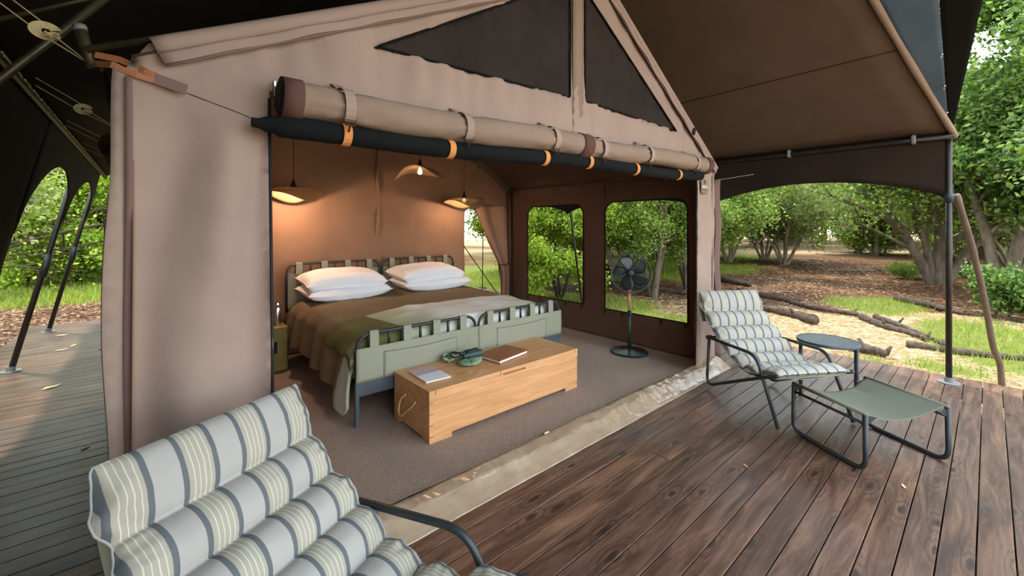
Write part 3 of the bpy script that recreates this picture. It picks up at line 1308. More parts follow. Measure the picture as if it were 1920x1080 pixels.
# leather strap from the pipe round the canvas corner
mb = MB()
def ribbon(mb_, pts, w, th=0.003, side=Vector((0, 0, 1))):
    pts = [Vector(p) for p in pts]
    vs = []
    for i, p in enumerate(pts):
        t = (pts[min(i + 1, len(pts) - 1)] - pts[max(i - 1, 0)]).normalized()
        s = (side - t * side.dot(t)).normalized() * w / 2
        nn = t.cross(s).normalized() * th / 2
        vs += [p + s + nn, p - s + nn, p - s - nn, p + s - nn]
    fs = []
    for i in range(len(pts) - 1):
        for k in range(4):
            k2 = (k + 1) % 4
            fs.append((i * 4 + k, i * 4 + k2, i * 4 + 4 + k2, i * 4 + 4 + k))
    fs.append((3, 2, 1, 0))
    n = (len(pts) - 1) * 4
    fs.append((n, n + 1, n + 2, n + 3))
    mb_.add(vs, fs)
    return mb_


ribbon(mb, [(-0.13, 1.90, 1.955), (-0.07, 1.87, 1.945), (-0.01, 1.835, 1.915), (0.018, 1.83, 1.903)], 0.020)
ribbon(mb, [(-0.135, 1.92, 1.930), (-0.09, 1.85, 1.918), (-0.03, 1.832, 1.895), (0.018, 1.828, 1.885)], 0.020)
st = finish('corner_strap', mb, M['strap_leather'])
tag(st, 'orange leather strap looping from the pipe to the canvas corner', 'strap')
mb = MB()
ribbon(mb, [(0.016, 1.828, 1.893), (0.10, 1.828, 1.873)], 0.036, 0.004)
o = finish('strap_patch', mb, M['binding'], st)
o['label'] = 'mauve canvas patch at the strap end'

# guy ropes with round tension discs
def guy(a, b, t, label):
    a = Vector(a)
    b = Vector(b)
    d = (b - a)
    side = Vector((0, 0, 1))
    m = MB()
    off = Vector((0, 0, 0.02))
    m.tube([a, a.lerp(b, t - 0.12) + off * 0.2, a.lerp(b, t) + off, b + off], 0.0022, 5)
    m.tube([a, a.lerp(b, t) - off, b - off], 0.0022, 5)
    root = finish('guy_rope', m, M['rope'])
    tag(root, label, 'rope', 'guy ropes with tension discs above the side deck')
    c = a.lerp(b, t)
    nrm = (Vector((0, 0, 1.4)) - c).normalized()
    q = nrm.to_track_quat('Z', 'Y').to_matrix()
    m = MB()
    prof = []
    n = 22
    vs = []
    for k in range(n + 1):
        an = 2 * PI * (0.06 + 0.88 * k / n)
        for (r, z) in ((0.033, 0.003), (0.033, -0.003), (0.008, -0.003), (0.008, 0.003)):
            vs.append(c + q @ Vector((r * 1.15 * math.cos(an), r * 0.85 * math.sin(an), z)))
    fs = []
    for k in range(n):
        for j in range(4):
            j2 = (j + 1) % 4
            fs.append((k * 4 + j, k * 4 + j2, k * 4 + 4 + j2, k * 4 + 4 + j))
    fs += [(0, 1, 2, 3), (n * 4 + 3, n * 4 + 2, n * 4 + 1, n * 4)]
    m.add(vs, fs)
    finish('tension_disc', m, M['rope'], root)
    m = MB()
    kp = c.lerp(a, 0.12)
    m.tube([kp + q @ Vector((0.018 * math.cos(i * 1.1), 0.010 * math.sin(i * 1.7), 0.004 * math.sin(i))) for i in range(14)], 0.003, 5)
    finish('knot', m, M['rope'], root)


guy((-0.137, 1.93, 1.925), (-0.36, 2.05, 2.13), 0.50, 'cream guy rope with the largest disc nearest the pipe cap')
guy((-0.13, 3.1, 1.93), (-0.44, 3.25, 2.15), 0.42, 'second cream guy rope and disc behind the nearest one')
guy((-0.13, 4.2, 1.95), (-0.45, 4.4, 2.15), 0.35, 'third guy rope and disc along the canopy side')
guy((-0.13, 5.2, 1.96), (-0.46, 5.5, 2.15), 0.30, 'dim farthest guy rope and disc above the arches')
# rolled window cover seen end-on under the eave
mb = MB()
pts = []
for i in range(60):
    an = i * 0.45
    r = 0.012 + 0.0009 * i
    pts.append((-0.13 + r * math.cos(an) * 0.9, 2.75, 1.79 + r * math.sin(an)))
vs = []
for p in pts:
    vs += [p, (p[0], p[1] + 1.6, p[2])]
mb.add(vs, [(2 * i, 2 * i + 2, 2 * i + 3, 2 * i + 1) for i in range(len(pts) - 1)])
o = finish('rolled_window_cover', mb, M['band_brown'], smooth=True, solid=0.002)
tag(o, 'brown window cover rolled into a spiral under the side eave', 'rolled canvas')

# ------------------------------------------------------------------ rolled door and rolled mesh screen above the doorway
door = thing('rolled_door_flap', 'thick roll of tan canvas strapped up above the doorway', 'rolled canvas')
def roll_axis(x):
    return Vector((x, 1.765, 1.882 + (x - 0.39) * 0.028 + 0.008 * math.sin(x * 4.4)))


def roll_mesh(x0, x1, r0, r1, pinch, n=120, seg=26, sag=0.0):
    def fn(u, v):
        x = x0 + (x1 - x0) * u
        c = roll_axis(x)
        r = r0 + (r1 - r0) * u
        for p in pinch:
            r *= 1 - 0.10 * math.exp(-((x - p) / 0.035) ** 2)
        an = 2 * PI * v
        k = 0.0
        for p in pinch:
            k += math.exp(-((x - p) / 0.16) ** 2)
        r *= 1 + 0.09 * pns(x * 3, math.cos(an) * 1.5, math.sin(an) * 1.5) + 0.20 * k * pns(x * 12 + 2 * math.cos(an), math.cos(an) * 3, math.sin(an) * 3)
        return c + Vector((0, math.cos(an) * r, math.sin(an) * r))
    m = MB()
    m.grid(fn, n, seg)
    return m


STR = [0.61, 1.20, 1.845, 2.32, 2.91, 3.69]
o = finish('canvas_roll', roll_mesh(0.40, 2.12, 0.070, 0.072, STR), M['canvas_warm'], door, smooth=True)
o = finish('canvas_roll', roll_mesh(2.08, 3.96, 0.064, 0.074, STR), M['canvas_warm'], door, smooth=True)
for (x0, x1, r) in ((0.375, 0.445, 0.076), (2.10, 2.20, 0.078), (3.90, 3.985, 0.080)):
    mb = MB()
    n = 30
    def bf(u, v):
        c = roll_axis(x0 + (x1 - x0) * u)
        an = 2 * PI * v
        rr_ = r * (1 + 0.02 * math.sin(an * 3))
        return c + Vector((0, math.cos(an) * rr_, math.sin(an) * rr_))
    mb.grid(bf, 3, n)
    finish('end_band', mb, M['band_brown'], door, smooth=True, solid=0.004)
# dark spiral end
mb = MB()
for k in range(5):
    r = 0.064 - k * 0.012
    c = roll_axis(0.376)
    mb.tube([c + Vector((0.001 * k, math.cos(2 * PI * i / 20) * r, math.sin(2 * PI * i / 20) * r)) for i in range(20)], 0.005, 5, closed=True)
mb.lathe([(0.0, 0.0), (0.066, 0.0), (0.066, 0.004), (0.0, 0.004)], 20, roll_axis(0.38), Matrix.Rotation(PI / 2, 3, 'Y'))
finish('roll_end', mb, M['black'], door)
for x in STR:
    c = roll_axis(x)
    mb = MB()
    pts = []
    for k in range(9):
        an = math.radians(80 + k * 19)
        pts.append(c + Vector((0.010 * k / 8, math.cos(an) * 0.077, math.sin(an) * 0.079)))
    pts = [Vector((x - 0.006, YF - 0.012, c.z + 0.115))] + pts
    ribbon(mb, pts, 0.042, 0.003, Vector((1, 0, 0)))
    s = finish('strap', mb, M['canvas'], door, smooth=False)
    mb = MB()
    b = pts[-1]
    mb.tube([b + Vector((dx, -0.004, dz)) for dx, dz in ((-0.026, 0.004), (0.026, 0.004), (0.018, -0.018), (-0.018, -0.018))], 0.0035, 6, closed=True)
    mb.tube([b + Vector((0, -0.004, -0.018)), b + Vector((-0.004, 0, -0.045))], 0.004, 6)
    finish('buckle', mb, M['buckle'], s, smooth=True)

screen = thing('rolled_mesh_screen', 'thin roll of black mesh screen hanging under the canvas roll', 'rolled screen')
def scr_axis(x):
    return Vector((x, 1.775, 1.775 + (x - 0.39) * 0.026 + 0.010 * math.sin(x * 3.1 + 1)))


def scr_fn(u, v):
    x = 0.285 + (3.60) * u
    c = scr_axis(x)
    r = 0.045 - 0.004 * u
    if x < 0.42:
        r *= 0.35 + 0.65 * smooth(0.27, 0.42, x) + 0.06 * math.sin(x * 120)
    for p in (0.62, 1.13, 1.80, 2.22, 2.78, 3.44):
        r *= 1 - 0.12 * math.exp(-((x - p) / 0.03) ** 2)
    an = 2 * PI * v
    r *= 1 + 0.08 * pns(x * 7, math.cos(an) * 2, math.sin(an) * 2)
    return c + Vector((0, math.cos(an) * r, math.sin(an) * r))
mb = MB()
mb.grid(scr_fn, 160, 18)
mb.lathe([(0.0, 0.0), (0.016, 0.0), (0.016, 0.003), (0.0, 0.003)], 12, scr_axis(0.285), Matrix.Rotation(PI / 2, 3, 'Y'))
finish('screen_roll', mb, M['net_black'], screen, smooth=True)
for x in (0.62, 1.13, 1.80, 2.22, 2.78, 3.44):
    c = scr_axis(x)
    mb = MB()
    pts = []
    for k in range(9):
        an = math.radians(110 + k * 20)
        pts.append(c + Vector((0.0, math.cos(an) * 0.046, math.sin(an) * 0.046)))
    ribbon(mb, pts, 0.034, 0.003, Vector((1, 0, 0)))
    o = finish('webbing_tab', mb, M['web_orange'], screen)
    o['label'] = 'orange webbing tab'
# zip pulls by the doorway corner
mb = MB()
mb.box((0.372, 1.835, 1.955), (0.012, 0.008, 0.03), bev=0.003)
mb.box((0.372, 1.832, 1.925), (0.014, 0.006, 0.04), bev=0.003)
mb.tube([(0.365, 1.832, 1.93), (0.366, 1.832, 1.885), (0.376, 1.832, 1.885), (0.377, 1.832, 1.93)], 0.0025, 6)
mb.tube([(0.37, 1.832, 1.885), (0.371, 1.832, 1.85)], 0.002, 5)
o = finish('zip_pull', mb, M['chrome'])
tag(o, 'shiny metal zip pull at the doorway corner beside the canvas roll', 'zip pull')

# ------------------------------------------------------------------ beds
BY, HY, BX0, BW = 2.877, 4.822, 1.071, 1.043
OFF = (0.133, 0.389, 0.641, 0.892)
UPR = (0.252, 0.505, 0.754)


def make_bed(x0, label):
    t = thing('bed', label, 'bed', (x0 + BW / 2, (BY + HY) / 2, 0.0), 0, 'two single camp beds pushed together')
    for (y, zp, zt, z0, nm) in ((BY, 0.552, 0.645, 0.315, 'foot'), (HY, 0.915, 1.000, 0.50, 'head')):
        sy = -1 if nm == 'foot' else 1
        m = MB()
        pts = fillet([(x0 + 0.014, y, z0), (x0 + 0.014, y, zt), (x0 + BW - 0.014, y, zt), (x0 + BW - 0.014, y, z0)], 0.12, 8)
        m.tube(pts, 0.0125, 10)
        for u in UPR:
            m.tube([(x0 + u, y, zt), (x0 + u, y, zp - 0.02)], 0.011, 8)
        for u in OFF:
            for s in (-0.036, 0.036):
                m.tube([(x0 + u + s, y, zt - 0.004), (x0 + u + s, y, zp - 0.01)], 0.004, 6)
        finish(nm + '_rail', m, M['metal'], t, smooth=True)
        m = MB()
        def pf(u, v):
            xx = x0 + 0.002 + (BW - 0.004) * u
            zz = z0 + (zp - z0) * v
            yy = y + sy * (0.020 + 0.005 * math.sin(PI * v)) + 0.002 * pns(xx * 5, 0, zz * 9)
            return (xx, yy, zz)
        m.grid(pf, 40, 10)
        pn = finish(nm + '_panel', m, M['green_canvas'], t, smooth=True, solid=0.006)
        for u in OFF:
            m = MB()
            loop = []
            for k in range(11):
                an = math.radians(-10 + k * 20) if sy > 0 else math.radians(190 - k * 20)
                loop.append((x0 + u, y + math.cos(an) * 0.019, zt + math.sin(an) * 0.017))
            loop = [(x0 + u, y + sy * 0.022, zp - 0.02)] + loop + [(x0 + u, y - sy * 0.019, zp - 0.02)]
            ribbon(m, loop, 0.064, 0.003, Vector((1, 0, 0)))
            finish('canvas_loop', m, M['green_canvas'], pn)
        if nm == 'foot':
            m = MB()
            def pk(u, v):
                xx = x0 + 0.20 + 0.62 * u
                zz = z0 + 0.004 + (0.185 - 0.012 * math.sin(PI * u)) * v
                return (xx, y - 0.027 - 0.006 * v * math.sin(PI * u) - 0.001, zz)
            m.grid(pk, 24, 8)
            finish('pocket', m, M['green_canvas'], pn, smooth=True, solid=0.003)
            m = MB()
            e = [(x0 + 0.20 + 0.62 * i / 20, y - 0.031 - 0.006 * math.sin(PI * i / 20), z0 + 0.004 + 0.185 - 0.012 * math.sin(PI * i / 20)) for i in range(21)]
            m.tube(e, 0.0022, 5)
            for xx in (x0 + 0.20, x0 + 0.82):
                m.tube([(xx, y - 0.029, z0 + 0.005), (xx, y - 0.029, z0 + 0.19)], 0.0014, 5)
            finish('pocket_hem', m, M['green_dark'], pn, smooth=True)
        m = MB()
        m.box((x0 + BW / 2, y, 0.265), (BW - 0.01, 0.022, 0.10), bev=0.003)
        rl = finish('end_rail', m, M['metal_blue'], t)
        for xx in (x0 + 0.06, x0 + BW - 0.06):
            m = MB()
            m.lathe([(0.0, 0.0), (0.006, 0.0), (0.005, 0.004), (0.0, 0.004)], 8, (xx, y - 0.011, 0.285), Matrix.Rotation(PI / 2, 3, 'X'))
            finish('bolt', m, M['chrome'], rl)
        for xx in (x0 + 0.016, x0 + BW - 0.016):
            m = MB()
            m.box((xx, y, 0.1575), (0.028, 0.026, 0.315), bev=0.003)
            finish('leg', m, M['metal_blue'], t)
    for xx in (x0 + 0.02, x0 + BW - 0.02):
        m = MB()
        m.box((xx, (BY + HY) / 2, 0.275), (0.022, HY - BY, 0.07), bev=0.003)
        finish('side_rail', m, M['metal'], t)
    m = MB()
    for k in range(14):
        m.box((x0 + BW / 2, BY + 0.1 + k * 0.135, 0.315), (BW - 0.05, 0.06, 0.014))
    o = finish('slat_base', m, M['metal'], t)
    o['kind'] = 'stuff'
    return t


make_bed(BX0, 'single camp bed with sage canvas ends, beside the olive trunk')
make_bed(BX0 + BW, 'single camp bed with sage canvas ends, on the window side')

mb = MB()
mb.box((BX0 + BW, (BY + HY) / 2, 0.42), (2 * BW - 0.06, HY - BY - 0.06, 0.19), bev=0.04)
o = finish('mattress', mb, M['pillow'], smooth=False)
tag(o, 'white mattress across both beds, mostly hidden under the brown duvet', 'mattress')

TX0, TX1 = 1.09, 3.13


def drape(s, y, off=0.0):
    """s: metres across the bed measured from the edge at the trunk side; negative hangs down"""
    W = TX1 - TX0
    R = 0.10
    top = 0.588 + 0.035 * smooth(3.0, 4.4, y)
    top += 0.018 * pns(s * 1.7, y * 1.7, 1) + 0.009 * pns(s * 6, y * 5, 4) + 0.02 * math.sin(PI * max(0, min(1, s / W)))
    fold = pns(y * 5.5, 0.3, 9) * 0.5 + 0.5 * math.sin(y * 21 + 2 * pns(y * 3))
    if R <= s <= W - R:
        return Vector((TX0 + s, y, top + off))
    if s < R:
        q = R - s
        arc = R * PI / 2
        if q < arc:
            a = q / R
            p = Vector((TX0 + R - math.sin(a) * (R + off), y, top - R + math.cos(a) * (R + off)))
            k = smooth(0.4, 1.0, q / arc)
        else:
            d = q - arc
            p = Vector((TX0 - off - 0.05 * math.sin(min(1, d / 0.4) * PI * 0.6), y, top - R - d))
            k = 1.0
        p.x -= k * 0.030 * fold * (0.4 + min(1.2, q * 2.2)) + 0.02 * k
        return p
    q = s - (W - R)
    arc = R * PI / 2
    if q < arc:
        a = q / R
        p = Vector((TX1 - R + math.sin(a) * (R + off), y, top - R + math.cos(a) * (R + off)))
        k = smooth(0.4, 1.0, q / arc)
    else:
        d = q - arc
        p = Vector((TX1 + off + 0.04, y, top - R - d))
        k = 1.0
    p.x += k * 0.025 * fold
    return p


def duvet_fn(u, v):
    y = 2.915 + v * (4.74 - 2.915)
    left = 0.30 + 0.05 * math.sin(y * 9) * 0.3
    left += 0.10 * (1 - smooth(2.95, 3.20, y)) + 0.05 * (1 - smooth(3.2, 3.8, y)) - 0.06 * (1 - smooth(2.90, 2.96, y))
    right = 0.22 + 0.08 * (1 - smooth(2.95, 3.2, y))
    W = TX1 - TX0
    s = -left + (W + left + right) * u
    p = drape(s, y, 0.0)
    if v < 0.04 and -0.05 < s < W + 0.05:
        p.z -= 0.16 * (1 - v / 0.04)
    p.z -= 0.06 * smooth(4.60, 4.74, y)
    return p


mb = MB()
mb.grid(duvet_fn, 190, 120)
for i_ in range(189):
    for j_ in range(119):
        if i_ < 26 and j_ < 9 - i_ * 0.12:
            mb.mi[i_ * 119 + j_] = 1
duvet = finish('duvet', mb, [M['duvet'], M['duvet_in']], smooth=True, solid=0.022, offset=-0.2)
for m_ in duvet.modifiers:
    m_.material_offset = 1
    m_.material_offset_rim = 1
tag(duvet, 'brown duvet over both beds, falling in folds beside the olive trunk', 'duvet')


def throw_fn(u, v):
    W = TX1 - TX0
    s = -0.06 + (W + 0.16) * u
    y0 = 2.92
    y1 = 3.52 + 0.10 * math.sin(u * 3.0) - 0.16 * (1 - smooth(0.0, 0.2, u)) + 0.02 * pns(u * 9)
    y = y0 + (y1 - y0) * v
    p = drape(s, y, 0.016)
    if v < 0.08:
        p.y = 2.915 + 0.04 * v / 0.08
        if -0.05 < s < W + 0.05:
            p.z -= 0.13 * (1 - v / 0.08)
    p.z += 0.006 * pns(s * 8, y * 6, 2)
    if u < 0.12:
        p.x -= 0.012
    return p


mb = MB()
mb.grid(throw_fn, 150, 50)
o = finish('throw_blanket', mb, M['throw'], smooth=True, solid=0.010, offset=1)
tag(o, 'olive and pale green throw laid across the foot of the beds', 'blanket')


def make_pillow(name, c, w, d, h, rot, tilt, label, seed):
    t = thing(name, label, 'pillow', c, rot, 'white pillows stacked two and two against the headboards')
    def fn(sign):
        def g(u, v):
            a = u * 2 - 1
            b = v * 2 - 1
            prof = (max(0, 1 - abs(a) ** 2.6) * max(0, 1 - abs(b) ** 2.6)) ** 0.36
            pin = 1 - 0.07 * (1 - abs(a) ** 2) * (abs(b) ** 4)
            pin2 = 1 - 0.06 * (1 - abs(b) ** 2) * (abs(a) ** 4)
            z = sign * h / 2 * prof * (1 + 0.12 * pns(a * 1.5 + seed, b * 1.5, seed))
            z += 0.010 * pns(a * 4 + seed, b * 4, 2) * (0.3 + prof)
            x = a * w / 2 * pin2
            y = b * d / 2 * pin
            z += tilt * y + 0.02 * a * a * (1 if seed % 2 else -0.5)
            return (x, y, z)
        return g
    m = MB()
    m.grid(fn(1), 36, 26)
    m.grid(lambda u, v: fn(-1)(1 - u, v), 36, 26)
    finish('pillowcase', m, M['pillow'], t, smooth=True, local=True)
    m = MB()
    ring = []
    for (a0, b0, a1, b1) in ((-1, -1, 1, -1), (1, -1, 1, 1), (1, 1, -1, 1), (-1, 1, -1, -1)):
        for k in range(12):
            f = k / 12
            a = a0 + (a1 - a0) * f
            b = b0 + (b1 - b0) * f
            ring.append(fn(1)((a + 1) / 2, (b + 1) / 2))
    m.tube(ring, 0.004, 6, closed=True)
    finish('piping', m, M['pillow'], t, smooth=True, local=True)
    return t


make_pillow('pillow', (1.58, 4.53, 0.715), 0.86, 0.49, 0.17, 0.02, 0.06, 'lower white pillow nearest the olive trunk', 1)
make_pillow('pillow', (1.565, 4.56, 0.842), 0.82, 0.48, 0.20, -0.02, 0.10, 'upper white pillow nearest the olive trunk', 2)
make_pillow('pillow', (2.63, 4.53, 0.715), 0.90, 0.49, 0.17, -0.03, 0.06, 'lower white pillow next to the open back doorway', 3)
make_pillow('pillow', (2.575, 4.56, 0.842), 0.86, 0.48, 0.20, 0.03, 0.10, 'upper white pillow next to the open back doorway', 4)

# ------------------------------------------------------------------ bedside trunk and flask
t = thing('bedside_trunk', 'olive leather trunk with brass studs standing by the bed head', 'trunk', (0.75, 4.62, 0.012))
mb = MB()
mb.box((0.75, 4.65, 0.232), (0.53, 0.42, 0.43), bev=0.012)
finish('body', mb, M['olive_leather'], t)
mb = MB()
mb.box((0.855, 4.437, 0.25), (0.13, 0.008, 0.11), bev=0.002)
finish('dark_pull', mb, M['black'], t)
mb = MB()
for i in range(26):
    x = 0.50 + i * 0.02
    for z in (0.435, 0.030):
        mb.lathe([(0.0, 0.0), (0.005, 0.0), (0.003, 0.003), (0.0, 0.0035)], 6, (x, 4.4385, z), Matrix.Rotation(PI / 2, 3, 'X'))
for i in range(21):
    for x in (0.495, 1.003):
        mb.lathe([(0.0, 0.0), (0.005, 0.0), (0.003, 0.003), (0.0, 0.0035)], 6, (x, 4.4385, 0.03 + i * 0.02), Matrix.Rotation(PI / 2, 3, 'X'))
o = finish('studs', mb, M['brass'], t)
o['kind'] = 'stuff'
t = thing('flask', 'tall brushed steel flask standing on the olive trunk', 'flask', (0.945, 4.56, 0.447))
mb = MB()
mb.lathe([(0.0, 0), (0.036, 0), (0.038, 0.01), (0.038, 0.15), (0.030, 0.175), (0.024, 0.185), (0.0, 0.185)], 20, (0.945, 4.56, 0.447))
finish('body', mb, M['chrome'], t, smooth=True, autos=50)
mb = MB()
mb.lathe([(0.0, 0.185), (0.027, 0.185), (0.027, 0.205), (0.018, 0.222), (0.0, 0.224)], 18, (0.945, 4.56, 0.447))
finish('lid', mb, M['chrome'], t, smooth=True, autos=50)

# ------------------------------------------------------------------ oak chest with things on it
CX0, CX1, CY0, CY1, CZ = 1.344, 2.787, 2.337, 2.836, 0.349
t = thing('blanket_chest', 'long honey oak chest standing at the foot of the beds', 'chest', ((CX0 + CX1) / 2, (CY0 + CY1) / 2, 0.012))
mb = MB()
Z0 = 0.012
NT_ = 0.045
def chest_board_front(y):
    outl = [(CX0, Z0), (CX0 + 0.17, Z0), (CX0 + 0.17, Z0 + 0.03), (CX1 - 0.15, Z0 + 0.03), (CX1 - 0.15, Z0), (CX1, Z0), (CX1, CZ - 0.068), (CX0, CZ - 0.068)]
    n = len(outl)
    vs = [(p[0], y - 0.012, p[1]) for p in outl] + [(p[0], y + 0.012, p[1]) for p in outl]
    fs = [tuple(range(n)), tuple(range(2 * n - 1, n - 1, -1))] + [(i, i + n, (i + 1) % n + n, (i + 1) % n) for i in range(n)]
    return vs, fs
for nm, y in (('front_board', CY0 + 0.012), ('back_board', CY1 - 0.012)):
    mb = MB()
    mb.add(*chest_board_front(y))
    finish(nm, mb, M['oak'], t)
for x in (CX0 + 0.012, CX1 - 0.012):
    mb = MB()
    y0, y1 = CY0 + 0.0245, CY1 - 0.0245
    outl = [(y0, Z0), (y0 + 0.06, Z0), (y0 + 0.06, Z0 + 0.02), (y1 - 0.06, Z0 + 0.02), (y1 - 0.06, Z0), (y1, Z0), (y1, CZ - 0.068), (y0, CZ - 0.068)]
    n = len(outl)
    vs = [(x - 0.0115, p[0], p[1]) for p in outl] + [(x + 0.0115, p[0], p[1]) for p in outl]
    mb.add(vs, [tuple(range(n - 1, -1, -1)), tuple(range(n, 2 * n))] + [(i, (i + 1) % n, (i + 1) % n + n, i + n) for i in range(n)])
    sd = finish('side_board', mb, M['oak'], t)
    if x < 2:
        m2 = MB()
        pts = spline([(x - 0.012, 2.66, 0.235), (x - 0.030, 2.70, 0.19), (x - 0.045, 2.70, 0.12), (x - 0.05, 2.655, 0.095), (x - 0.045, 2.60, 0.14), (x - 0.030, 2.54, 0.19), (x - 0.012, 2.515, 0.232)], 5)
        m2.tube(pts, [0.006 + 0.0012 * math.sin(i * 2.2) for i in range(len(pts))], 7)
        o = finish('rope_handle', m2, M['rope_pale'], sd, smooth=True)
        o['label'] = 'pale rope carrying handle'
mb = MB()
mb.box(((CX0 + CX1) / 2, (CY0 + CY1) / 2, 0.06), (CX1 - CX0 - 0.05, CY1 - CY0 - 0.05, 0.02))
finish('bottom_board', mb, M['oak'], t)
# lid with an inset finger slot in its front edge
mb = MB()
zc = CZ - 0.034 + 0.0
xs0, xs1 = 1.955, 2.175
for (a, b) in ((CX0 - 0.002, xs0), (xs1, CX1 + 0.002)):
    mb.box(((a + b) / 2, CY0 + 0.010, zc), (b - a, 0.024, 0.064))
mb.box(((xs0 + xs1) / 2, CY0 + 0.010, CZ - 0.014), (xs1 - xs0, 0.024, 0.024))
mb.box(((xs0 + xs1) / 2, CY0 + 0.010, CZ - 0.053), (xs1 - xs0, 0.024, 0.026))
mb.box(((CX0 + CX1) / 2, CY0 + 0.026, zc), (CX1 - CX0, 0.006, 0.06))
mb.box(((CX0 + CX1) / 2, (CY0 + CY1) / 2 + 0.011, CZ - 0.012), (CX1 - CX0 + 0.004, CY1 - CY0 - 0.022, 0.0205))
mb.box((CX0 + 0.010, (CY0 + CY1) / 2 + 0.011, zc), (0.0235, CY1 - CY0 - 0.024, 0.0635))
mb.box((CX1 - 0.010, (CY0 + CY1) / 2 + 0.011, zc), (0.0235, CY1 - CY0 - 0.024, 0.0635))
lid = finish('lid', mb, M['oak'], t)
mb = MB()
for x in (CX0 + 0.045, 1.93, CX1 - 0.035):
    mb.box((x, CY0 - 0.0025, CZ - 0.016), (0.003, 0.0012, 0.030))
for z in (0.055, 0.125, 0.20, 0.27):
    mb.box((CX0 + 0.014, CY0 - 0.0005, z), (0.026, 0.0012, 0.003))
    mb.box((CX1 - 0.014, CY0 - 0.0005, z), (0.026, 0.0012, 0.003))
finish('joint_line', mb, M['bark_dark'], t)


def slab_quad(mb_, corners, z0, z1):
    vs = [(x, y, z0) for (x, y) in corners] + [(x, y, z1) for (x, y) in corners]
    mb_.add(vs, [(3, 2, 1, 0), (4, 5, 6, 7), (0, 1, 5, 4), (1, 2, 6, 5), (2, 3, 7, 6), (3, 0, 4, 7)])
    return mb_


def m_brochure():
    t_ = NT('printed_brochure_cover')
    sx = t_.node('ShaderNodeSeparateXYZ')
    t_.link(t_.tc.outputs['Object'], sx.inputs[0])
    n = t_.noise(t_.mapping((18, 60, 1)), 2, 5, 0.7)
    art = t_.ramp(n, [(0.34, S(96, 110, 60)), (0.44, S(196, 160, 150)), (0.54, S(214, 190, 204)), (0.60, S(150, 80, 70)), (0.68, S(206, 196, 206))])
    m = t_.ramp(t_.math('ADD', t_.math('MULTIPLY', sx.outputs[1], 1.0), 0.5), [(0.5, (0, 0, 0, 1)), (0.505, (1, 1, 1, 1))], 'CONSTANT')
    c = t_.mix(m, S(226, 230, 240), art)
    return t_.done(c, 0.4)


M['brochure'] = m_brochure()
bc = (1.495, 2.608)
t = thing('brochure', 'thin brochure with pink printed cover lying at the chest end near the rope handle', 'brochure', (bc[0], bc[1], CZ + 0.0))
mb = MB()
slab_quad(mb, [(1.402, 2.478), (1.584, 2.463), (1.600, 2.748), (1.410, 2.748)], CZ, CZ + 0.007)
finish('pages', mb, M['paper'], t)
mb = MB()
slab_quad(mb, [(1.400, 2.476), (1.586, 2.461), (1.602, 2.750), (1.408, 2.750)], CZ + 0.007, CZ + 0.0085)
finish('cover', mb, M['brochure'], t)
t = thing('album', 'tan leather album with white pages lying on the oak chest', 'album', (2.165, 2.60, CZ))
base = [(2.015, 2.448), (2.368, 2.510), (2.330, 2.752), (1.985, 2.700)]
mb = MB()
slab_quad(mb, base, CZ, CZ + 0.005)
finish('back_cover', mb, M['leather'], t)
mb = MB()
slab_quad(mb, [(2.022, 2.455), (2.360, 2.515), (2.324, 2.745), (1.992, 2.695)], CZ + 0.005, CZ + 0.022)
finish('pages', mb, M['paper'], t)
mb = MB()
slab_quad(mb, base, CZ + 0.022, CZ + 0.028)
finish('front_cover', mb, M['leather'], t)

# binoculars on a folded cloth pouch
def m_camo():
    t_ = NT('green_patterned_pouch')
    n = t_.noise(t_.mapping(), 22, 3)
    c = t_.ramp(n, [(0.35, S(40, 58, 46)), (0.47, S(120, 150, 118)), (0.6, S(150, 176, 146)), (0.7, S(60, 80, 60))])
    t_.bump(n, 0.4, 0.004)
    return t_.done(c, 0.85)


M['camo'] = m_camo()
def pouch(cx, cy, rx_, ry_, hh, seed, rot):
    m = MB()
    def fn(u, v):
        an = 2 * PI * u
        ph = -PI / 2 + PI * v
        rr_ = 1 + 0.13 * pns(math.cos(an) * 1.6 + seed, math.sin(an) * 1.6, v * 2)
        x = math.cos(ph) ** 0.6 * math.cos(an) * rx_ * rr_ if math.cos(ph) > 0 else 0
        y = math.cos(ph) ** 0.6 * math.sin(an) * ry_ * rr_ if math.cos(ph) > 0 else 0
        z = hh / 2 * (1 + math.sin(ph)) + (0.006 * pns(x * 40, y * 40, seed) if v > 0.3 else 0)
        c_, s_ = math.cos(rot), math.sin(rot)
        return (cx + x * c_ - y * s_, cy + x * s_ + y * c_, CZ + max(0.0, z))
    m.grid(fn, 40, 16, True)
    return m


t = thing('cloth_pouch', 'soft green patterned pouch under the binoculars on the chest', 'pouch', (1.86, 2.66, CZ))
finish('pouch_body', pouch(1.87, 2.63, 0.125, 0.085, 0.035, 3.0, 0.6), M['camo'], t, smooth=True)
mb = MB()
mb.tube(spline([(1.76, 2.72, CZ + 0.012), (1.72, 2.76, CZ + 0.03), (1.74, 2.80, CZ + 0.045), (1.80, 2.79, CZ + 0.05), (1.83, 2.74, CZ + 0.05), (1.79, 2.70, CZ + 0.045), (1.73, 2.73, CZ + 0.012)], 6), 0.012, 8)
mb.tube(spline([(1.78, 2.70, CZ + 0.05), (1.76, 2.76, CZ + 0.055), (1.83, 2.80, CZ + 0.04), (1.86, 2.74, CZ + 0.05)], 6), 0.010, 8)
finish('drawstring', mb, M['camo'], t, smooth=True)
t = thing('binoculars', 'dark teal binoculars resting on the green pouch', 'binoculars', (1.90, 2.68, CZ + 0.035))
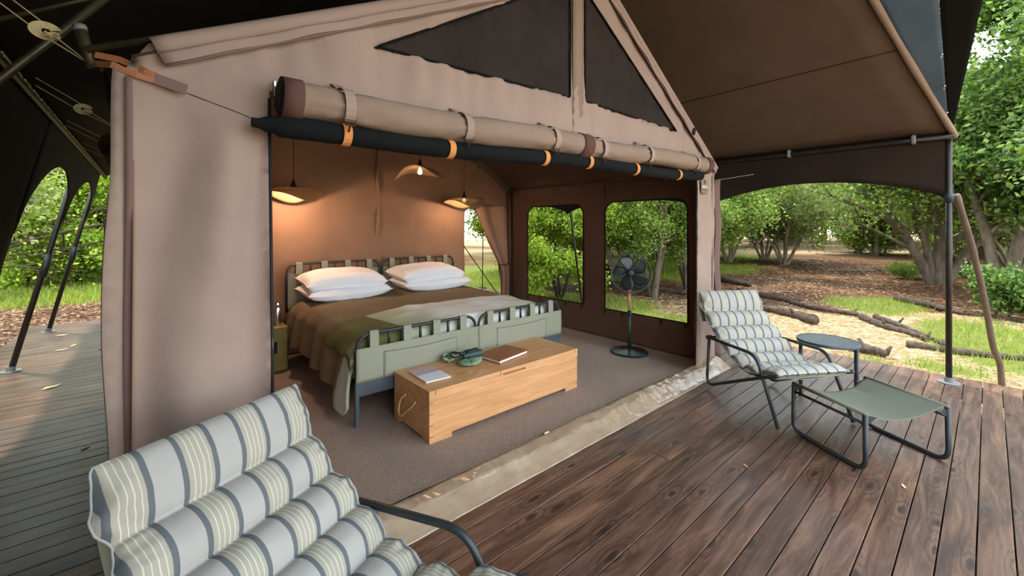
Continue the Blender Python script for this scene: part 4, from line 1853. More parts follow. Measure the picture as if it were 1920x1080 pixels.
for k, dy in enumerate((-0.028, 0.028)):
    mb = MB()
    ax = Vector((math.cos(-0.05), math.sin(-0.05), 0))
    sd_ = Vector((-ax.y, ax.x, 0))
    c = Vector((1.90, 2.665, CZ + 0.057)) + sd_ * dy * 1.0
    rot = ax.to_track_quat('Z', 'Y').to_matrix()
    mb.lathe([(0.0, -0.085), (0.017, -0.085), (0.018, -0.06), (0.020, -0.045), (0.026, -0.03), (0.026, 0.02), (0.024, 0.03), (0.028, 0.04), (0.028, 0.075), (0.024, 0.078), (0.0, 0.072)], 18, c, rot)
    finish('barrel', mb, M['bino'], t, smooth=True, autos=45)
mb = MB()
mb.box((1.895, 2.665, CZ + 0.06), (0.06, 0.03, 0.022), bev=0.005)
mb.tube([(1.86, 2.665, CZ + 0.076), (1.90, 2.664, CZ + 0.076)], 0.009, 12)
finish('bridge', mb, M['black'], t)
mb = MB()
mb.tube(spline([(1.83, 2.70, CZ + 0.06), (1.79, 2.75, CZ + 0.07), (1.75, 2.73, CZ + 0.06), (1.76, 2.68, CZ + 0.05), (1.80, 2.66, CZ + 0.06), (1.83, 2.63, CZ + 0.06)], 6), 0.006, 6)
finish('neck_strap', mb, M['black'], t, smooth=True)

# ------------------------------------------------------------------ pedestal fan
FX, FY = 3.985, 2.601
t = thing('pedestal_fan', 'dark green pedestal fan on a round base before the window', 'fan', (FX, FY, 0.012))
mb = MB()
mb.lathe([(0.0, 0.012), (0.198, 0.012), (0.200, 0.024), (0.190, 0.034), (0.06, 0.040), (0.03, 0.05), (0.0, 0.05)], 40, (FX, FY, 0))
finish('base', mb, M['fan_green'], t, smooth=True, autos=40)
mb = MB()
mb.tube([(FX, FY, 0.04), (FX, FY, 0.46)], 0.0185, 16)
finish('lower_pole', mb, M['fan_green'], t, smooth=True)
mb = MB()
mb.tube([(FX, FY, 0.46), (FX, FY, 0.475)], 0.021, 16)
mb.tube([(FX - 0.015, FY - 0.015, 0.43), (FX - 0.038, FY - 0.03, 0.43)], 0.009, 10)
finish('collar', mb, M['black'], t, smooth=True)
mb = MB()
mb.tube([(FX, FY, 0.475), (FX, FY, 0.70)], [0.015, 0.018], 16)
o = finish('upper_pole', mb, M['fan_wood'], t, smooth=True)
o['label'] = 'pale wooden pole section'
fc = Vector((FX - 0.05, FY - 0.05, 0.895))
fd = Vector((-0.80, -0.60, 0.05)).normalized()
fr = fd.to_track_quat('Z', 'Y').to_matrix()
mb = MB()
mb.lathe([(0.0, -0.13), (0.04, -0.13), (0.055, -0.10), (0.055, -0.05), (0.05, -0.03), (0.0, -0.03)], 20, fc, fr)
mb.tube([(FX, FY, 0.70), (FX, FY, 0.78), fc + fr @ Vector((0, 0, -0.08))], 0.014, 10)
finish('motor', mb, M['fan_green'], t, smooth=True, autos=45)
R_ = 0.207
mb = MB()
n = 48
vs = []
for k in range(n):
    a = 2 * PI * k / n
    for (r, z) in ((R_, -0.042), (R_ + 0.006, -0.042), (R_ + 0.006, 0.038), (R_, 0.038)):
        vs.append(fc + fr @ Vector((r * math.cos(a), r * math.sin(a), z)))
fs = []
for k in range(n):
    k2 = (k + 1) % n
    for j in range(4):
        j2 = (j + 1) % 4
        fs.append((k * 4 + j, k2 * 4 + j, k2 * 4 + j2, k * 4 + j2))
mb.add(vs, fs)
for z in (-0.042, 0.038):
    mb.tube([fc + fr @ Vector(((R_ + 0.002) * math.cos(2 * PI * k / n), (R_ + 0.002) * math.sin(2 * PI * k / n), z)) for k in range(n)], 0.005, 6, closed=True)
finish('guard_ring', mb, M['metal_blue'], t, smooth=True, autos=50)
mb = MB()
for k in range(36):
    a = 2 * PI * k / 36
    for s, zz in ((1, 0.032), (-1, -0.04)):
        mb.tube([fc + fr @ Vector((0.035 * math.cos(a), 0.035 * math.sin(a), zz + s * 0.035)),
                 fc + fr @ Vector((0.13 * math.cos(a), 0.13 * math.sin(a), zz + s * 0.030)),
                 fc + fr @ Vector((R_ * math.cos(a), R_ * math.sin(a), zz))], 0.0006, 4, caps=False)
o = finish('guard_wires', mb, M['metal'], t)
o['kind'] = 'stuff'
for k in range(5):
    a0 = 2 * PI * k / 5 + PI / 2 + 0.1
    def blade(u, v):
        r = 0.035 + 0.15 * u
        wdt = 0.25 + 0.42 * math.sin(PI * min(1, u * 0.62 + 0.18)) ** 1.2
        if u > 0.85:
            wdt *= 1 - ((u - 0.85) / 0.15) ** 2 * 0.5
        a = a0 + (v - 0.5) * wdt * (1.25 - 0.45 * u) * 1.7 + 0.30 * u
        return fc + fr @ Vector((r * math.cos(a), r * math.sin(a), (v - 0.5) * 0.035))
    mb = MB()
    mb.grid(blade, 12, 8)
    finish('blade', mb, M['fan_green'], t, smooth=True, solid=0.002)
mb = MB()
mb.lathe([(0.0, -0.03), (0.036, -0.03), (0.036, 0.03), (0.030, 0.045), (0.0, 0.05)], 20, fc, fr)
finish('hub', mb, M['metal'], t, smooth=True, autos=45)

# ------------------------------------------------------------------ pendant lamps
def m_rattan():
    t_ = NT('woven_rattan_shade')
    sx = t_.node('ShaderNodeSeparateXYZ')
    t_.link(t_.tc.outputs['Object'], sx.inputs[0])
    a = t_.math('SINE', t_.math('MULTIPLY', t_.math('ADD', sx.outputs[0], sx.outputs[1]), 420.0))
    b = t_.math('SINE', t_.math('MULTIPLY', t_.math('SUBTRACT', sx.outputs[0], sx.outputs[1]), 420.0))
    w = t_.math('MULTIPLY', a, b)
    c = t_.ramp(w, [(0.0, S(120, 88, 56)), (0.5, S(204, 170, 126)), (1.0, S(226, 196, 150))])
    t_.bump(w, 0.5, 0.003)
    t_.done(c, 0.8)
    hole = t_.ramp(w, [(0.02, (1, 1, 1, 1)), (0.03, (0, 0, 0, 1))])
    # small open gaps of the weave
    tb = t_.node('ShaderNodeBsdfTransparent')
    ms = t_.node('ShaderNodeMixShader')
    lo = t_.math('LESS_THAN', w, -0.55)
    t_.link(lo, ms.inputs[0])
    t_.link(t_.b.outputs[0], ms.inputs[1])
    t_.link(tb.outputs[0], ms.inputs[2])
    t_.link(ms.outputs[0], t_.n['Material Output'].inputs[0])
    return t_.m


M['rattan'] = m_rattan()
t_ = NT('glowing_bulb')
em = t_.node('ShaderNodeEmission')
em.inputs[0].default_value = (1.0, 0.62, 0.30, 1)
em.inputs[1].default_value = 6.0
t_.link(em.outputs[0], t_.n['Material Output'].inputs[0])
M['bulb'] = t_.m


def lamp(x, y, z, rot, power, label, ph):
    t = thing('pendant_lamp', label, 'pendant lamp', (x, y, z), rot, 'woven pendant lamps hanging inside the tent')
    zr = 1.955 + (AP[1] - 1.975) * (min(x - XL, XR - x) / (AP[0] - XL))
    m = MB()
    m.tube([(0, 0, 0.10), (0, 0, zr - z - 0.03)], 0.003, 6)
    finish('cord', m, M['black'], t, local=True)
    m = MB()
    m.lathe([(0.0, 0.04), (0.028, 0.04), (0.030, 0.055), (0.018, 0.09), (0.008, 0.125), (0.0, 0.125)], 14)
    finish('lamp_socket', m, M['black'], t, smooth=True, local=True, autos=50)
    m = MB()
    def sf(u, v):
        an = 2 * PI * u
        r = 0.02 + 0.25 * v
        wave = math.cos(an * 2 + ph) * 0.5 + 0.25 * math.cos(an * 3 + ph * 1.7)
        zz = 0.045 - 0.03 * v * v + 0.10 * wave * v ** 2.2 - 0.055 * v ** 3
        return (r * math.cos(an), r * math.sin(an), zz)
    m.grid(sf, 64, 16, True)
    finish('lamp_shade', m, M['rattan'], t, smooth=True, local=True, solid=0.003)
    m = MB()
    m.lathe([(0.0, -0.035), (0.012, -0.033), (0.022, -0.022), (0.025, -0.006), (0.020, 0.010), (0.012, 0.028), (0.011, 0.04), (0.0, 0.04)], 16)
    finish('bulb', m, M['bulb'] if power > 0 else M['paper'], t, smooth=True, local=True)
    if power > 0:
        ld = bpy.data.lights.new('bulb_light', 'POINT')
        ld.energy = power * 0.85
        ld.color = (1.0, 0.66, 0.42)
        ld.shadow_soft_size = 0.03
        lo = bpy.data.objects.new('bulb_light', ld)
        COL.objects.link(lo)
        lo.parent = t
        lo.location = (0, 0, -0.055)
    return t


lamp(1.10, 4.60, 1.745, 0.3, 16, 'woven pendant lamp with bright bulb above the olive trunk side', 0.4)
lamp(3.17, 4.60, 1.74, 0.9, 8, 'woven pendant lamp hanging nearest the back doorway', 2.2)
lamp(2.23, 4.08, 2.00, -0.4, 0.9, 'highest woven pendant lamp, over the middle of the beds', 3.6)

# ------------------------------------------------------------------ lounge chair and its cushion
PROF = [(0.895, 0.800), (0.872, 0.722), (0.805, 0.628), (0.72, 0.540), (0.62, 0.470), (0.52, 0.395), (0.42, 0.345), (0.32, 0.325), (0.22, 0.335), (0.13, 0.355), (0.05, 0.378)]


def prof_path(n=160):
    p = spline([(0, a, b) for a, b in PROF], 16)
    d = [0.0]
    for i in range(1, len(p)):
        d.append(d[-1] + (p[i] - p[i - 1]).length)
    L = d[-1]
    out = []
    j = 0
    for k in range(n + 1):
        s = L * k / n
        while j < len(d) - 2 and d[j + 1] < s:
            j += 1
        f = (s - d[j]) / max(1e-9, d[j + 1] - d[j])
        out.append(p[j].lerp(p[j + 1], f))
    return out, L


PP, PL = prof_path()


def prof_at(s):
    f = max(0.0, min(1.0, s)) * (len(PP) - 1)
    i = min(int(f), len(PP) - 2)
    p = PP[i].lerp(PP[i + 1], f - i)
    tn = (PP[i + 1] - PP[i]).normalized()
    nn = Vector((0, tn.z, -tn.y))     # towards the sitter
    if nn.z < 0:
        nn = -nn
    return p, tn, nn


def make_chair(loc, rot, label):
    t = thing('lounge_chair', label, 'lounge chair', loc, rot, 'low steel lounge chairs on the deck')
    for sx in (-1, 1):
        x = 0.30 * sx
        pts = fillet([(x, 0.0, 0.010), (x, 0.205, 0.455), (x, 0.765, 0.440)], [0, 0.09, 0], 8)
        m = MB()
        m.tube(pts, 0.0125, 10)
        finish('arm', m, M['metal'], t, smooth=True, local=True)
        pts = fillet([(x, 0.755, 0.445), (x, 0.790, 0.014), (x, 0.128, 0.320), (x, 0.0, 0.372)], [0, 0.10, 0.02, 0], 8)
        m = MB()
        m.tube(pts, 0.0125, 10)
        finish('leg', m, M['metal'], t, smooth=True, local=True)
        m = MB()
        m.lathe([(0.0, -0.02), (0.018, -0.02), (0.018, 0.02), (0.0, 0.02)], 12, (x, 0.757, 0.442), Matrix.Rotation(PI / 2, 3, 'Y'))
        finish('pivot', m, M['metal'], t, smooth=True, local=True, autos=40)
        xi = 0.272 * sx
        m = MB()
        pts = []
        for k in range(41):
            p, tn, nn = prof_at(k / 40)
            q = p - nn * 0.035
            pts.append((xi, q.y, q.z))
        m.tube(pts, 0.010, 8)
        finish('sling_rail', m, M['metal'], t, smooth=True, local=True)
    m = MB()
    def sl(u, v):
        p, tn, nn = prof_at(v)
        q = p - nn * (0.035 + 0.02 * math.sin(PI * u))
        return (-0.275 + 0.55 * u, q.y, q.z)
    m.grid(sl, 12, 50)
    # wrap pocket behind the head
    p, tn, nn = prof_at(0)
    m.grid(lambda u, v: (-0.280 + 0.56 * u, p.y - (-1) * (0.045 + 0.02 * math.sin(v * PI)) - 0.06 * v, p.z - 0.01 - v * 0.24), 8, 10)
    finish('sling', m, M['green_canvas'], t, smooth=True, local=True, solid=0.004)
    m = MB()
    p, tn, nn = prof_at(1)
    m.tube([(-0.28, p.y, p.z - 0.035), (0.28, p.y, p.z - 0.035)], 0.016, 10)
    finish('front_rail', m, M['green_canvas'], t, smooth=True, local=True)
    m = MB()
    p, tn, nn = prof_at(0)
    m.tube([(-0.28, p.y - nn.y * 0.035, p.z - 0.03), (0.28, p.y - nn.y * 0.035, p.z - 0.03)], 0.012, 10)
    finish('cross_rail', m, M['metal'], t, smooth=True, local=True)
    m = MB()
    m.tube([(-0.30, 0.757, 0.442), (0.30, 0.757, 0.442)], 0.010, 8)
    finish('cross_rail', m, M['metal'], t, smooth=True, local=True)
    return t


SEAMS = [-0.02, 0.155, 0.295, 0.43, 0.565, 0.70, 0.84, 1.035]


def make_cushion(loc, rot, label):
    t = thing('chair_cushion', label, 'cushion', loc, rot, 'striped cushions on the lounge chairs')
    W = 0.606
    def height(s):
        for i in range(len(SEAMS) - 1):
            if s <= SEAMS[i + 1] or i == len(SEAMS) - 2:
                f = (s - SEAMS[i]) / (SEAMS[i + 1] - SEAMS[i])
                f = max(0.0, min(1.0, f))
                return math.sin(PI * f) ** 0.55, i, f
    def fn(sign):
        def g(u, v):
            s = SEAMS[0] + (SEAMS[-1] - SEAMS[0]) * v
            hh, i, f = height(s)
            p, tn, nn = prof_at(s)
            if s < 0:
                p = p - tn * (-s) * PL
            if s > 1:
                p = p + tn * (s - 1) * PL
            a = u * 2 - 1
            edge = (1 - abs(a) ** 7) ** 0.5
            seam_pull = 0.012 * (1 - hh) * abs(a) ** 6
            th = 0.004 + 0.064 * hh
            wr = 0.004 * pns(a * 7 + i * 3, s * 22, 3) * hh + 0.006 * pns(a * 2.2, s * 5, i + .5) * hh
            wr += 0.018 * math.exp(-((abs(a) - 0.90) / 0.12) ** 2) * pns(a * 5, s * 34, 8) + 0.006 * (1 - hh) * pns(a * 26, s * 9, 4)
            off = -0.020
            if sign > 0:
                o_ = off + (th * 0.9 + wr) * edge
            else:
                o_ = off - (th * 0.30) * edge
            x = a * (W / 2 - 0.020 * (1 - hh) + 0.012 * pns(s * 14, 5 + a, 1) + 0.006 * pns(s * 40, 2 + a, 1))
            q = p + nn * o_
            # droop over the head end
            return (x, q.y, q.z)
        return g
    m = MB()
    m.grid(fn(1), 70, 190)
    m.grid(lambda u, v: fn(-1)(1 - u, v), 40, 120)
    finish('pad', m, M['stripe'], t, smooth=True, local=True)
    m = MB()
    ring = [fn(-1)(0.0, k / 100) for k in range(101)]
    m.tube(ring, 0.0035, 5)
    ring = [fn(-1)(1.0, k / 100) for k in range(101)]
    m.tube(ring, 0.0035, 5)
    finish('piping', m, M['piping'], t, smooth=True, local=True)
    return t


CH2 = ((3.235 + 3.772) / 2, (0.958 + 0.621) / 2, 0.0)
R2 = math.radians(-32.1)
CH1 = (0.574, 0.743, 0.0)
R1 = math.radians(27.2)
a_ = make_chair(CH2, R2, 'black framed lounge chair beside the round side table')
b_ = make_cushion(CH2, R2, 'striped segmented cushion on the lounge chair beside the round table')
dup(a_, CH1, R1, 'large foreground lounge chair close to the canvas corner panel')
dup(b_, CH1, R1, 'large foreground striped cushion, stripes grey, blue and beige')

# ------------------------------------------------------------------ foot stool
OT = (3.428, 0.515)
ou = Vector((-0.519, -0.855, 0)).normalized()
ow = Vector((0.855, -0.519, 0)).normalized()
oa = math.atan2(ow.y, ow.x)
t = thing('foot_stool', 'low black tube foot stool with olive canvas sling, before the lounge chair', 'foot stool', (OT[0], OT[1], 0), oa)
HL, HW, HH = 0.245, 0.29, 0.335
for sx in (-1, 1):
    x = HW * sx
    m = MB()
    m.tube(fillet([(x, HL - 0.005, HH), (x, HL + 0.0, 0.014), (x, -HL - 0.0, 0.014), (x, -HL + 0.005, HH)], 0.075, 8), 0.0135, 10)
    m.tube([(x, HL - 0.01, HH - 0.055), (x, -HL + 0.01, HH - 0.055)], 0.009, 8)
    finish('leg', m, M['metal'], t, smooth=True, local=True)
    m = MB()
    m.tube([(x, HL, HH), (x, -HL, HH)], 0.011, 10)
    finish('sling_bar', m, M['green_dark'], t, smooth=True, local=True)
    for sy in (-1, 1):
        m = MB()
        a = (x, sy * (HL - 0.004), HH - 0.008)
        b = (x, sy * (HL - 0.004), HH - 0.065)
        c = (x - sx * 0.075, sy * (HL - 0.004), HH - 0.022)
        th = 0.004
        vs = [(p[0], p[1] - th, p[2]) for p in (a, b, c)] + [(p[0], p[1] + th, p[2]) for p in (a, b, c)]
        m.add(vs, [(0, 1, 2), (5, 4, 3), (0, 3, 4, 1), (1, 4, 5, 2), (2, 5, 3, 0)])
        finish('corner_gusset', m, M['metal'], t, local=True)
m = MB()
def sg(u, v):
    x = -HW + 2 * HW * u
    y = -HL + 0.012 + (2 * HL - 0.024) * v
    sag = math.sin(PI * u)
    z = HH + 0.006 - 0.075 * sag ** 0.85 - 0.010 * sag * math.sin(PI * v)
    z += 0.010 * math.exp(-((u - 0.78) / 0.06) ** 2) * smooth(0.4, 1.0, v) * math.sin(v * 5)
    y += (-0.020 * sag) * (1 if v > 0.5 else -1) * abs(v - 0.5) * 2
    return (x, y, z)
m.grid(sg, 40, 30)
finish('sling', m, M['green_dark'], t, smooth=True, local=True, solid=0.004)

# ------------------------------------------------------------------ side table
TC = (4.196, 0.869)
t = thing('side_table', 'round slate grey metal side table between the lounge chair and deck edge', 'side table', (TC[0], TC[1], 0))
TZ, TR = 0.47, 0.212
m = MB()
m.lathe([(TR - 0.012, TZ - 0.026), (TR, TZ - 0.024), (TR + 0.002, TZ - 0.004), (TR, TZ), (TR - 0.008, TZ)], 48, (TC[0], TC[1], 0))
m.f = m.f[:-2]
m.mi = m.mi[:-2]
finish('rim', m, M['steel_grey_top'], t, smooth=True, autos=40)
m = MB()
k = -TR + 0.016
while k < TR - 0.008:
    half = math.sqrt(max(0, (TR - 0.006) ** 2 - k * k))
    dirx = Vector((math.cos(R2), math.sin(R2), 0))
    diry = Vector((-dirx.y, dirx.x, 0))
    c = Vector((TC[0], TC[1], TZ - 0.006)) + diry * k
    m.box(c, (half * 2, 0.0165, 0.008), Matrix.Rotation(R2, 3, 'Z'))
    k += 0.0195
o = finish('slatted_top', m, M['steel_grey_top'], t)
o['kind'] = 'stuff'
for k, an in enumerate((126, 78, -54, -102)):
    a = math.radians(an)
    m = MB()
    m.tube([(TC[0] + (TR - 0.013) * math.cos(a), TC[1] + (TR - 0.013) * math.sin(a), 0.0), (TC[0] + (TR - 0.013) * math.cos(a), TC[1] + (TR - 0.013) * math.sin(a), TZ - 0.012)], 0.0115, 12)
    finish('leg', m, M['metal'], t, smooth=True)

# tassel of brown cord by the corner post
mb = MB()
for k in range(14):
    a = k * 2.4
    mb.tube([(4.49 + 0.004 * math.cos(a), 1.70 + 0.004 * math.sin(a), 0.27), (4.49 + 0.014 * math.cos(a), 1.69 + 0.014 * math.sin(a), 0.16), (4.49 + 0.018 * math.cos(a), 1.68 + 0.016 * math.sin(a), 0.03)], 0.005, 5)
mb.tube([(4.49, 1.80, 0.42), (4.49, 1.72, 0.32), (4.49, 1.70, 0.26)], 0.004, 5)
o = finish('cord_tassel', mb, M['band_brown'])
tag(o, 'reddish brown frayed cord tassel hanging behind the lounge chair', 'tassel')
# thin rod and chain at the tent corner below the fly eave
mb = MB()
mb.tube([(4.39, 1.83, 1.875), (4.72, 1.60, 1.94)], 0.004, 6)
mb.tube([(4.41, 1.82, 1.885), (4.47, 1.86, 1.96), (4.52, 1.90, 2.04)], 0.0035, 6)
o = finish('stay_rod', mb, M['chrome'])
tag(o, 'thin steel stay rod and link at the top of the canvas post', 'rod')

# fallen leaves on the deck
def deck_leaf(x, y, s, rot, label, mat):
    m = MB()
    c_, s_ = math.cos(rot), math.sin(rot)
    out = [(-1, 0, 0.2), (-0.4, 0.35, 0.7), (0.3, 0.38, 0.3), (1, 0, 0.9), (0.3, -0.36, 0.2), (-0.4, -0.34, 0.5), (0, 0, 0.0)]
    vs = [(x + (a * c_ - b * s_) * s, y + (a * s_ + b * c_) * s, 0.003 + h_ * s * 0.2) for a, b, h_ in out]
    m.add(vs, [(0, 6, 1), (1, 6, 2), (2, 6, 3), (3, 6, 4), (4, 6, 5), (5, 6, 0)])
    o_ = finish('fallen_leaf', m, mat, solid=0.0015)
    tag(o_, label, 'leaf', 'dry leaves scattered on the deck')


M['leaf_dry'] = mat_noise('pale_dry_leaf', S(190, 180, 120), S(222, 212, 160), 30, 0.8)
M['leaf_tan'] = mat_noise('tan_dry_leaf', S(150, 110, 80), S(180, 140, 100), 30, 0.8)
for (x, y, s, r, l_, mt) in ((-0.74, 6.88, 0.055, 0.3, 'pale leaf on the side deck nearest the pole base', 'leaf_dry'),
                             (-0.66, 7.05, 0.05, 1.3, 'small pale leaf beside the tan curled leaf on the side deck', 'leaf_dry'),
                             (-0.40, 6.65, 0.06, 2.0, 'tan curled leaf near the canvas on the side deck', 'leaf_tan'),
                             (-0.63, 5.35, 0.07, 0.6, 'long pale leaf halfway along the side deck', 'leaf_dry'),
                             (-0.30, 3.75, 0.035, 0.9, 'round pale leaf on the side deck nearest the viewer', 'leaf_dry'),
                             (-0.83, 7.8, 0.06, 0.1, 'pale leaf farthest along the side deck', 'leaf_dry'),
                             (3.055, 0.30, 0.022, 0.4, 'small yellow leaf under the foot stool', 'leaf_dry'),
                             (2.62, 0.93, 0.022, 0.9, 'flat tan leaf on the boards before the foot stool', 'leaf_tan')):
    deck_leaf(x, y, s, r, l_, M[mt])

# ------------------------------------------------------------------ fallen branches on the ground
def log(pts, r, label, seed=0, stub=True):
    rr = random.Random(seed)
    pts = [(x, y, ground_z(x, y) + r * 0.6 + dz) for x, y, dz in pts]
    sp = spline(pts, 7)
    for i, p in enumerate(sp):
        p.x += 0.03 * pns(i * .5, seed)
        p.y += 0.03 * pns(i * .5, seed + 4)
        p.z += 0.02 * pns(i * .7, seed + 9)
    m = MB()
    n = len(sp)
    m.tube(sp, [r * (1 - 0.55 * i / n) * (1 + 0.25 * pns(i * .8, seed + 2)) for i in range(n)], 9)
    if stub:
        p = sp[n // 3]
        m.tube([p, p + Vector((rr.uniform(-.1, .1), rr.uniform(-.1, .1), 0.12))], [r * 0.5, r * 0.2], 6)
        p = sp[-2]
        m.tube([p, p + Vector((0.05, -0.05, 0.10))], [r * 0.4, r * 0.15], 6)
    o_ = finish('fallen_branch', m, M['bark_log'], smooth=True)
    tag(o_, label, 'fallen branch', 'fallen branches lying round the clearing')


log([(9.3, 3.2, 0), (9.15, 2.75, 0.02), (9.0, 2.35, 0), (8.6, 1.98, 0.03)][::-1], 0.10, 'dark charred branch lying just behind the lounge chair back', 1)
log([(11.3, 4.2, 0), (10.9, 3.2, 0), (10.4, 2.5, 0.0), (9.95, 1.6, 0)], 0.085, 'long dark branch stretching across the straw beyond the round table', 2)
log([(9.7, 1.50, 0), (9.2, 1.15, 0.0), (8.9, 0.85, 0), (8.5, 0.58, 0)], 0.07, 'split pale branch lying before the corner pole', 3)
log([(9.9, 1.35, 0), (9.4, 1.02, 0.03), (8.9, 0.72, 0.02), (8.4, 0.38, 0)], 0.05, 'thin dark branch beside the split pale branch', 4)
log([(7.1, 1.25, 0), (7.05, 1.0, 0.0), (7.0, 0.85, 0)], 0.09, 'short stubby branch in the grass right behind the round table', 5)
log([(8.0, 0.75, 0), (8.0, 0.35, 0.0), (8.15, 0.0, 0), (8.35, -0.45, 0)], 0.06, 'grey branch on the straw between corner pole and timber prop', 6)
log([(12.6, 1.35, 0), (12.0, 0.8, 0.02), (11.6, 0.4, 0), (11.2, -0.6, 0)], 0.08, 'dark branch near the foot of the forked tree', 7)
log([(7.5, 8.2, 0), (7.75, 7.4, 0.0), (7.9, 6.6, 0)], 0.16, 'thick grey log seen through the far window', 8, False)
log([(9.5, 6.8, 0), (9.9, 5.6, 0.0), (10.0, 4.9, 0)], 0.10, 'pale log seen through the window behind the fan', 9)
log([(5.2, 9.2, 0), (5.9, 8.8, 0.0), (6.6, 8.6, 0)], 0.10, 'pale log on the ground seen through the back doorway', 11, False)
log([(13.2, 5.3, 0), (12.8, 4.9, 0.0), (12.4, 4.3, 0)], 0.12, 'knotty dark log beside the canvas post at the shade edge', 10)

# ------------------------------------------------------------------ trees
def twig_tree(seed, stems, depth=4, kids=(3, 4), lratio=0.62, spread=0.7, leaves_per=26, leaf=0.07, grav=0.0, tip_r=0.006, min_z=0.0):
    """stems: list of (point list, base radius). returns branch MB, leaf MB in local coordinates"""
    rr = random.Random(seed)
    br = MB()
    lf = MB()
    vs = []
    fs = []

    def leaf_at(p, s):
        # three-quarter random orientation
        n = Vector((rr.gauss(0, 1), rr.gauss(0, 1), rr.gauss(0, 0.8) + 0.6)).normalized()
        a = n.orthogonal().normalized()
        an = rr.uniform(0, 6.28)
        a = (Matrix.Rotation(an, 3, n) @ a)
        b = n.cross(a)
        o = len(vs)
        s *= rr.uniform(0.6, 1.25)
        vs.extend([p - a * s * 0.55, p + b * s * 0.34 - n * s * 0.08, p + a * s * 0.55, p - b * s * 0.34 - n * s * 0.08])
        fs.append((o, o + 1, o + 2, o + 3))

    def grow(p, d, L, r, dep):
        n = 4
        pts = [p]
        q = p
        dd = d
        for i in range(n):
            dd = (dd + Vector((rr.gauss(0, .16), rr.gauss(0, .16), rr.gauss(0, .12) + grav))).normalized()
            q = q + dd * L / n
            if q.z < min_z:
                q.z = min_z + 0.05
            pts.append(q)
        br.tube(pts, [r * (1 - 0.6 * i / n) for i in range(n + 1)], 6 if r > 0.03 else 4, caps=False)
        if dep <= 1:
            for k in range(leaves_per):
                i = rr.randint(1, n)
                leaf_at(pts[i] + Vector((rr.gauss(0, .24), rr.gauss(0, .24), rr.gauss(0, .20))) * (L / 0.8 + 0.3), leaf)
        if dep > 0:
            for k in range(rr.randint(*kids)):
                i = rr.randint(1, n)
                ax = Vector((rr.gauss(0, 1), rr.gauss(0, 1), rr.gauss(0, .5))).normalized()
                nd = (dd + ax * spread).normalized()
                grow(pts[i], nd, L * lratio * rr.uniform(.75, 1.2), max(tip_r, r * 0.5), dep - 1)

    for (pts, r) in stems:
        sp = spline(pts, 5)
        n = len(sp)
        for i, p in enumerate(sp):
            p.x += 0.04 * pns(i * .4, seed + r * 9)
            p.y += 0.04 * pns(i * .4, seed + 30 + r * 9)
        br.tube(sp, [r * (1 - 0.6 * i / n) * (1 + .08 * pns(i * .7, seed)) for i in range(n)], 9, caps=False)
        L = sum((sp[i + 1] - sp[i]).length for i in range(n - 1))
        for k in range(6):
            i = int(n * (0.35 + 0.6 * k / 6))
            i = min(i, n - 2)
            ax = Vector((rr.gauss(0, 1), rr.gauss(0, 1), rr.gauss(0, .35) + 0.15)).normalized()
            nd = ((sp[i + 1] - sp[i]).normalized() * 0.6 + ax).normalized()
            grow(sp[i], nd, L * 0.42, r * 0.45, depth - 1)
        grow(sp[-1], (sp[-1] - sp[-2]).normalized(), L * 0.35, r * 0.4, depth - 1)
    lf.add(vs, fs)
    return br, lf


def tree_kind(seed, h, nst, leafmat, barkmat, name='tree', lp=26, leaf=0.075, lean=0.35, depth=4, kids=(3, 4), r=0.10, spread=0.75, tip=0.006):
    rr = random.Random(seed)
    stems = []
    for k in range(nst):
        a = 2 * PI * k / nst + rr.uniform(-.4, .4)
        d = Vector((math.cos(a), math.sin(a), 0)) * lean * (0 if nst == 1 else 1)
        hh = h * rr.uniform(.45, .62)
        st_ = [(d.x * 0.15, d.y * 0.15, 0), (d.x * hh * .3, d.y * hh * .3, hh * .35), (d.x * hh * .75, d.y * hh * .75, hh * .75), (d.x * hh, d.y * hh, hh)]
        stems.append((st_, r * rr.uniform(.7, 1.1)))
    return twig_tree(seed, stems, depth, kids, 0.62, spread, lp, leaf, 0.0, tip)


def place_tree(kind, loc, rot, sc, label, group=None, name='tree'):
    src = KINDS_[kind]
    t_ = bpy.data.objects.new(name, None)
    COL.objects.link(t_)
    t_.location = loc
    t_.rotation_euler = (0, 0, rot)
    t_.scale = (sc, sc, sc)
    tag(t_, label, 'tree' if name == 'tree' else 'bush', group)
    for nm in ('branches', 'foliage'):
        o_ = bpy.data.objects.new(nm, src[nm])
        COL.objects.link(o_)
        o_.parent = t_
        if nm == 'foliage':
            o_['kind'] = 'stuff'
    return t_


KINDS_ = {}


def register(kind, br, lf, barkmat, leafmat):
    out = {}
    for nm, m_, mt in (('branches', br, barkmat), ('foliage', lf, leafmat)):
        me = bpy.data.meshes.new(kind + '_' + nm)
        me.from_pydata([tuple(p) for p in m_.v], [], m_.f)
        me.materials.append(mt)
        if nm == 'branches':
            me.polygons.foreach_set('use_smooth', [True] * len(me.polygons))
        me.update()
        out[nm] = me
    KINDS_[kind] = out


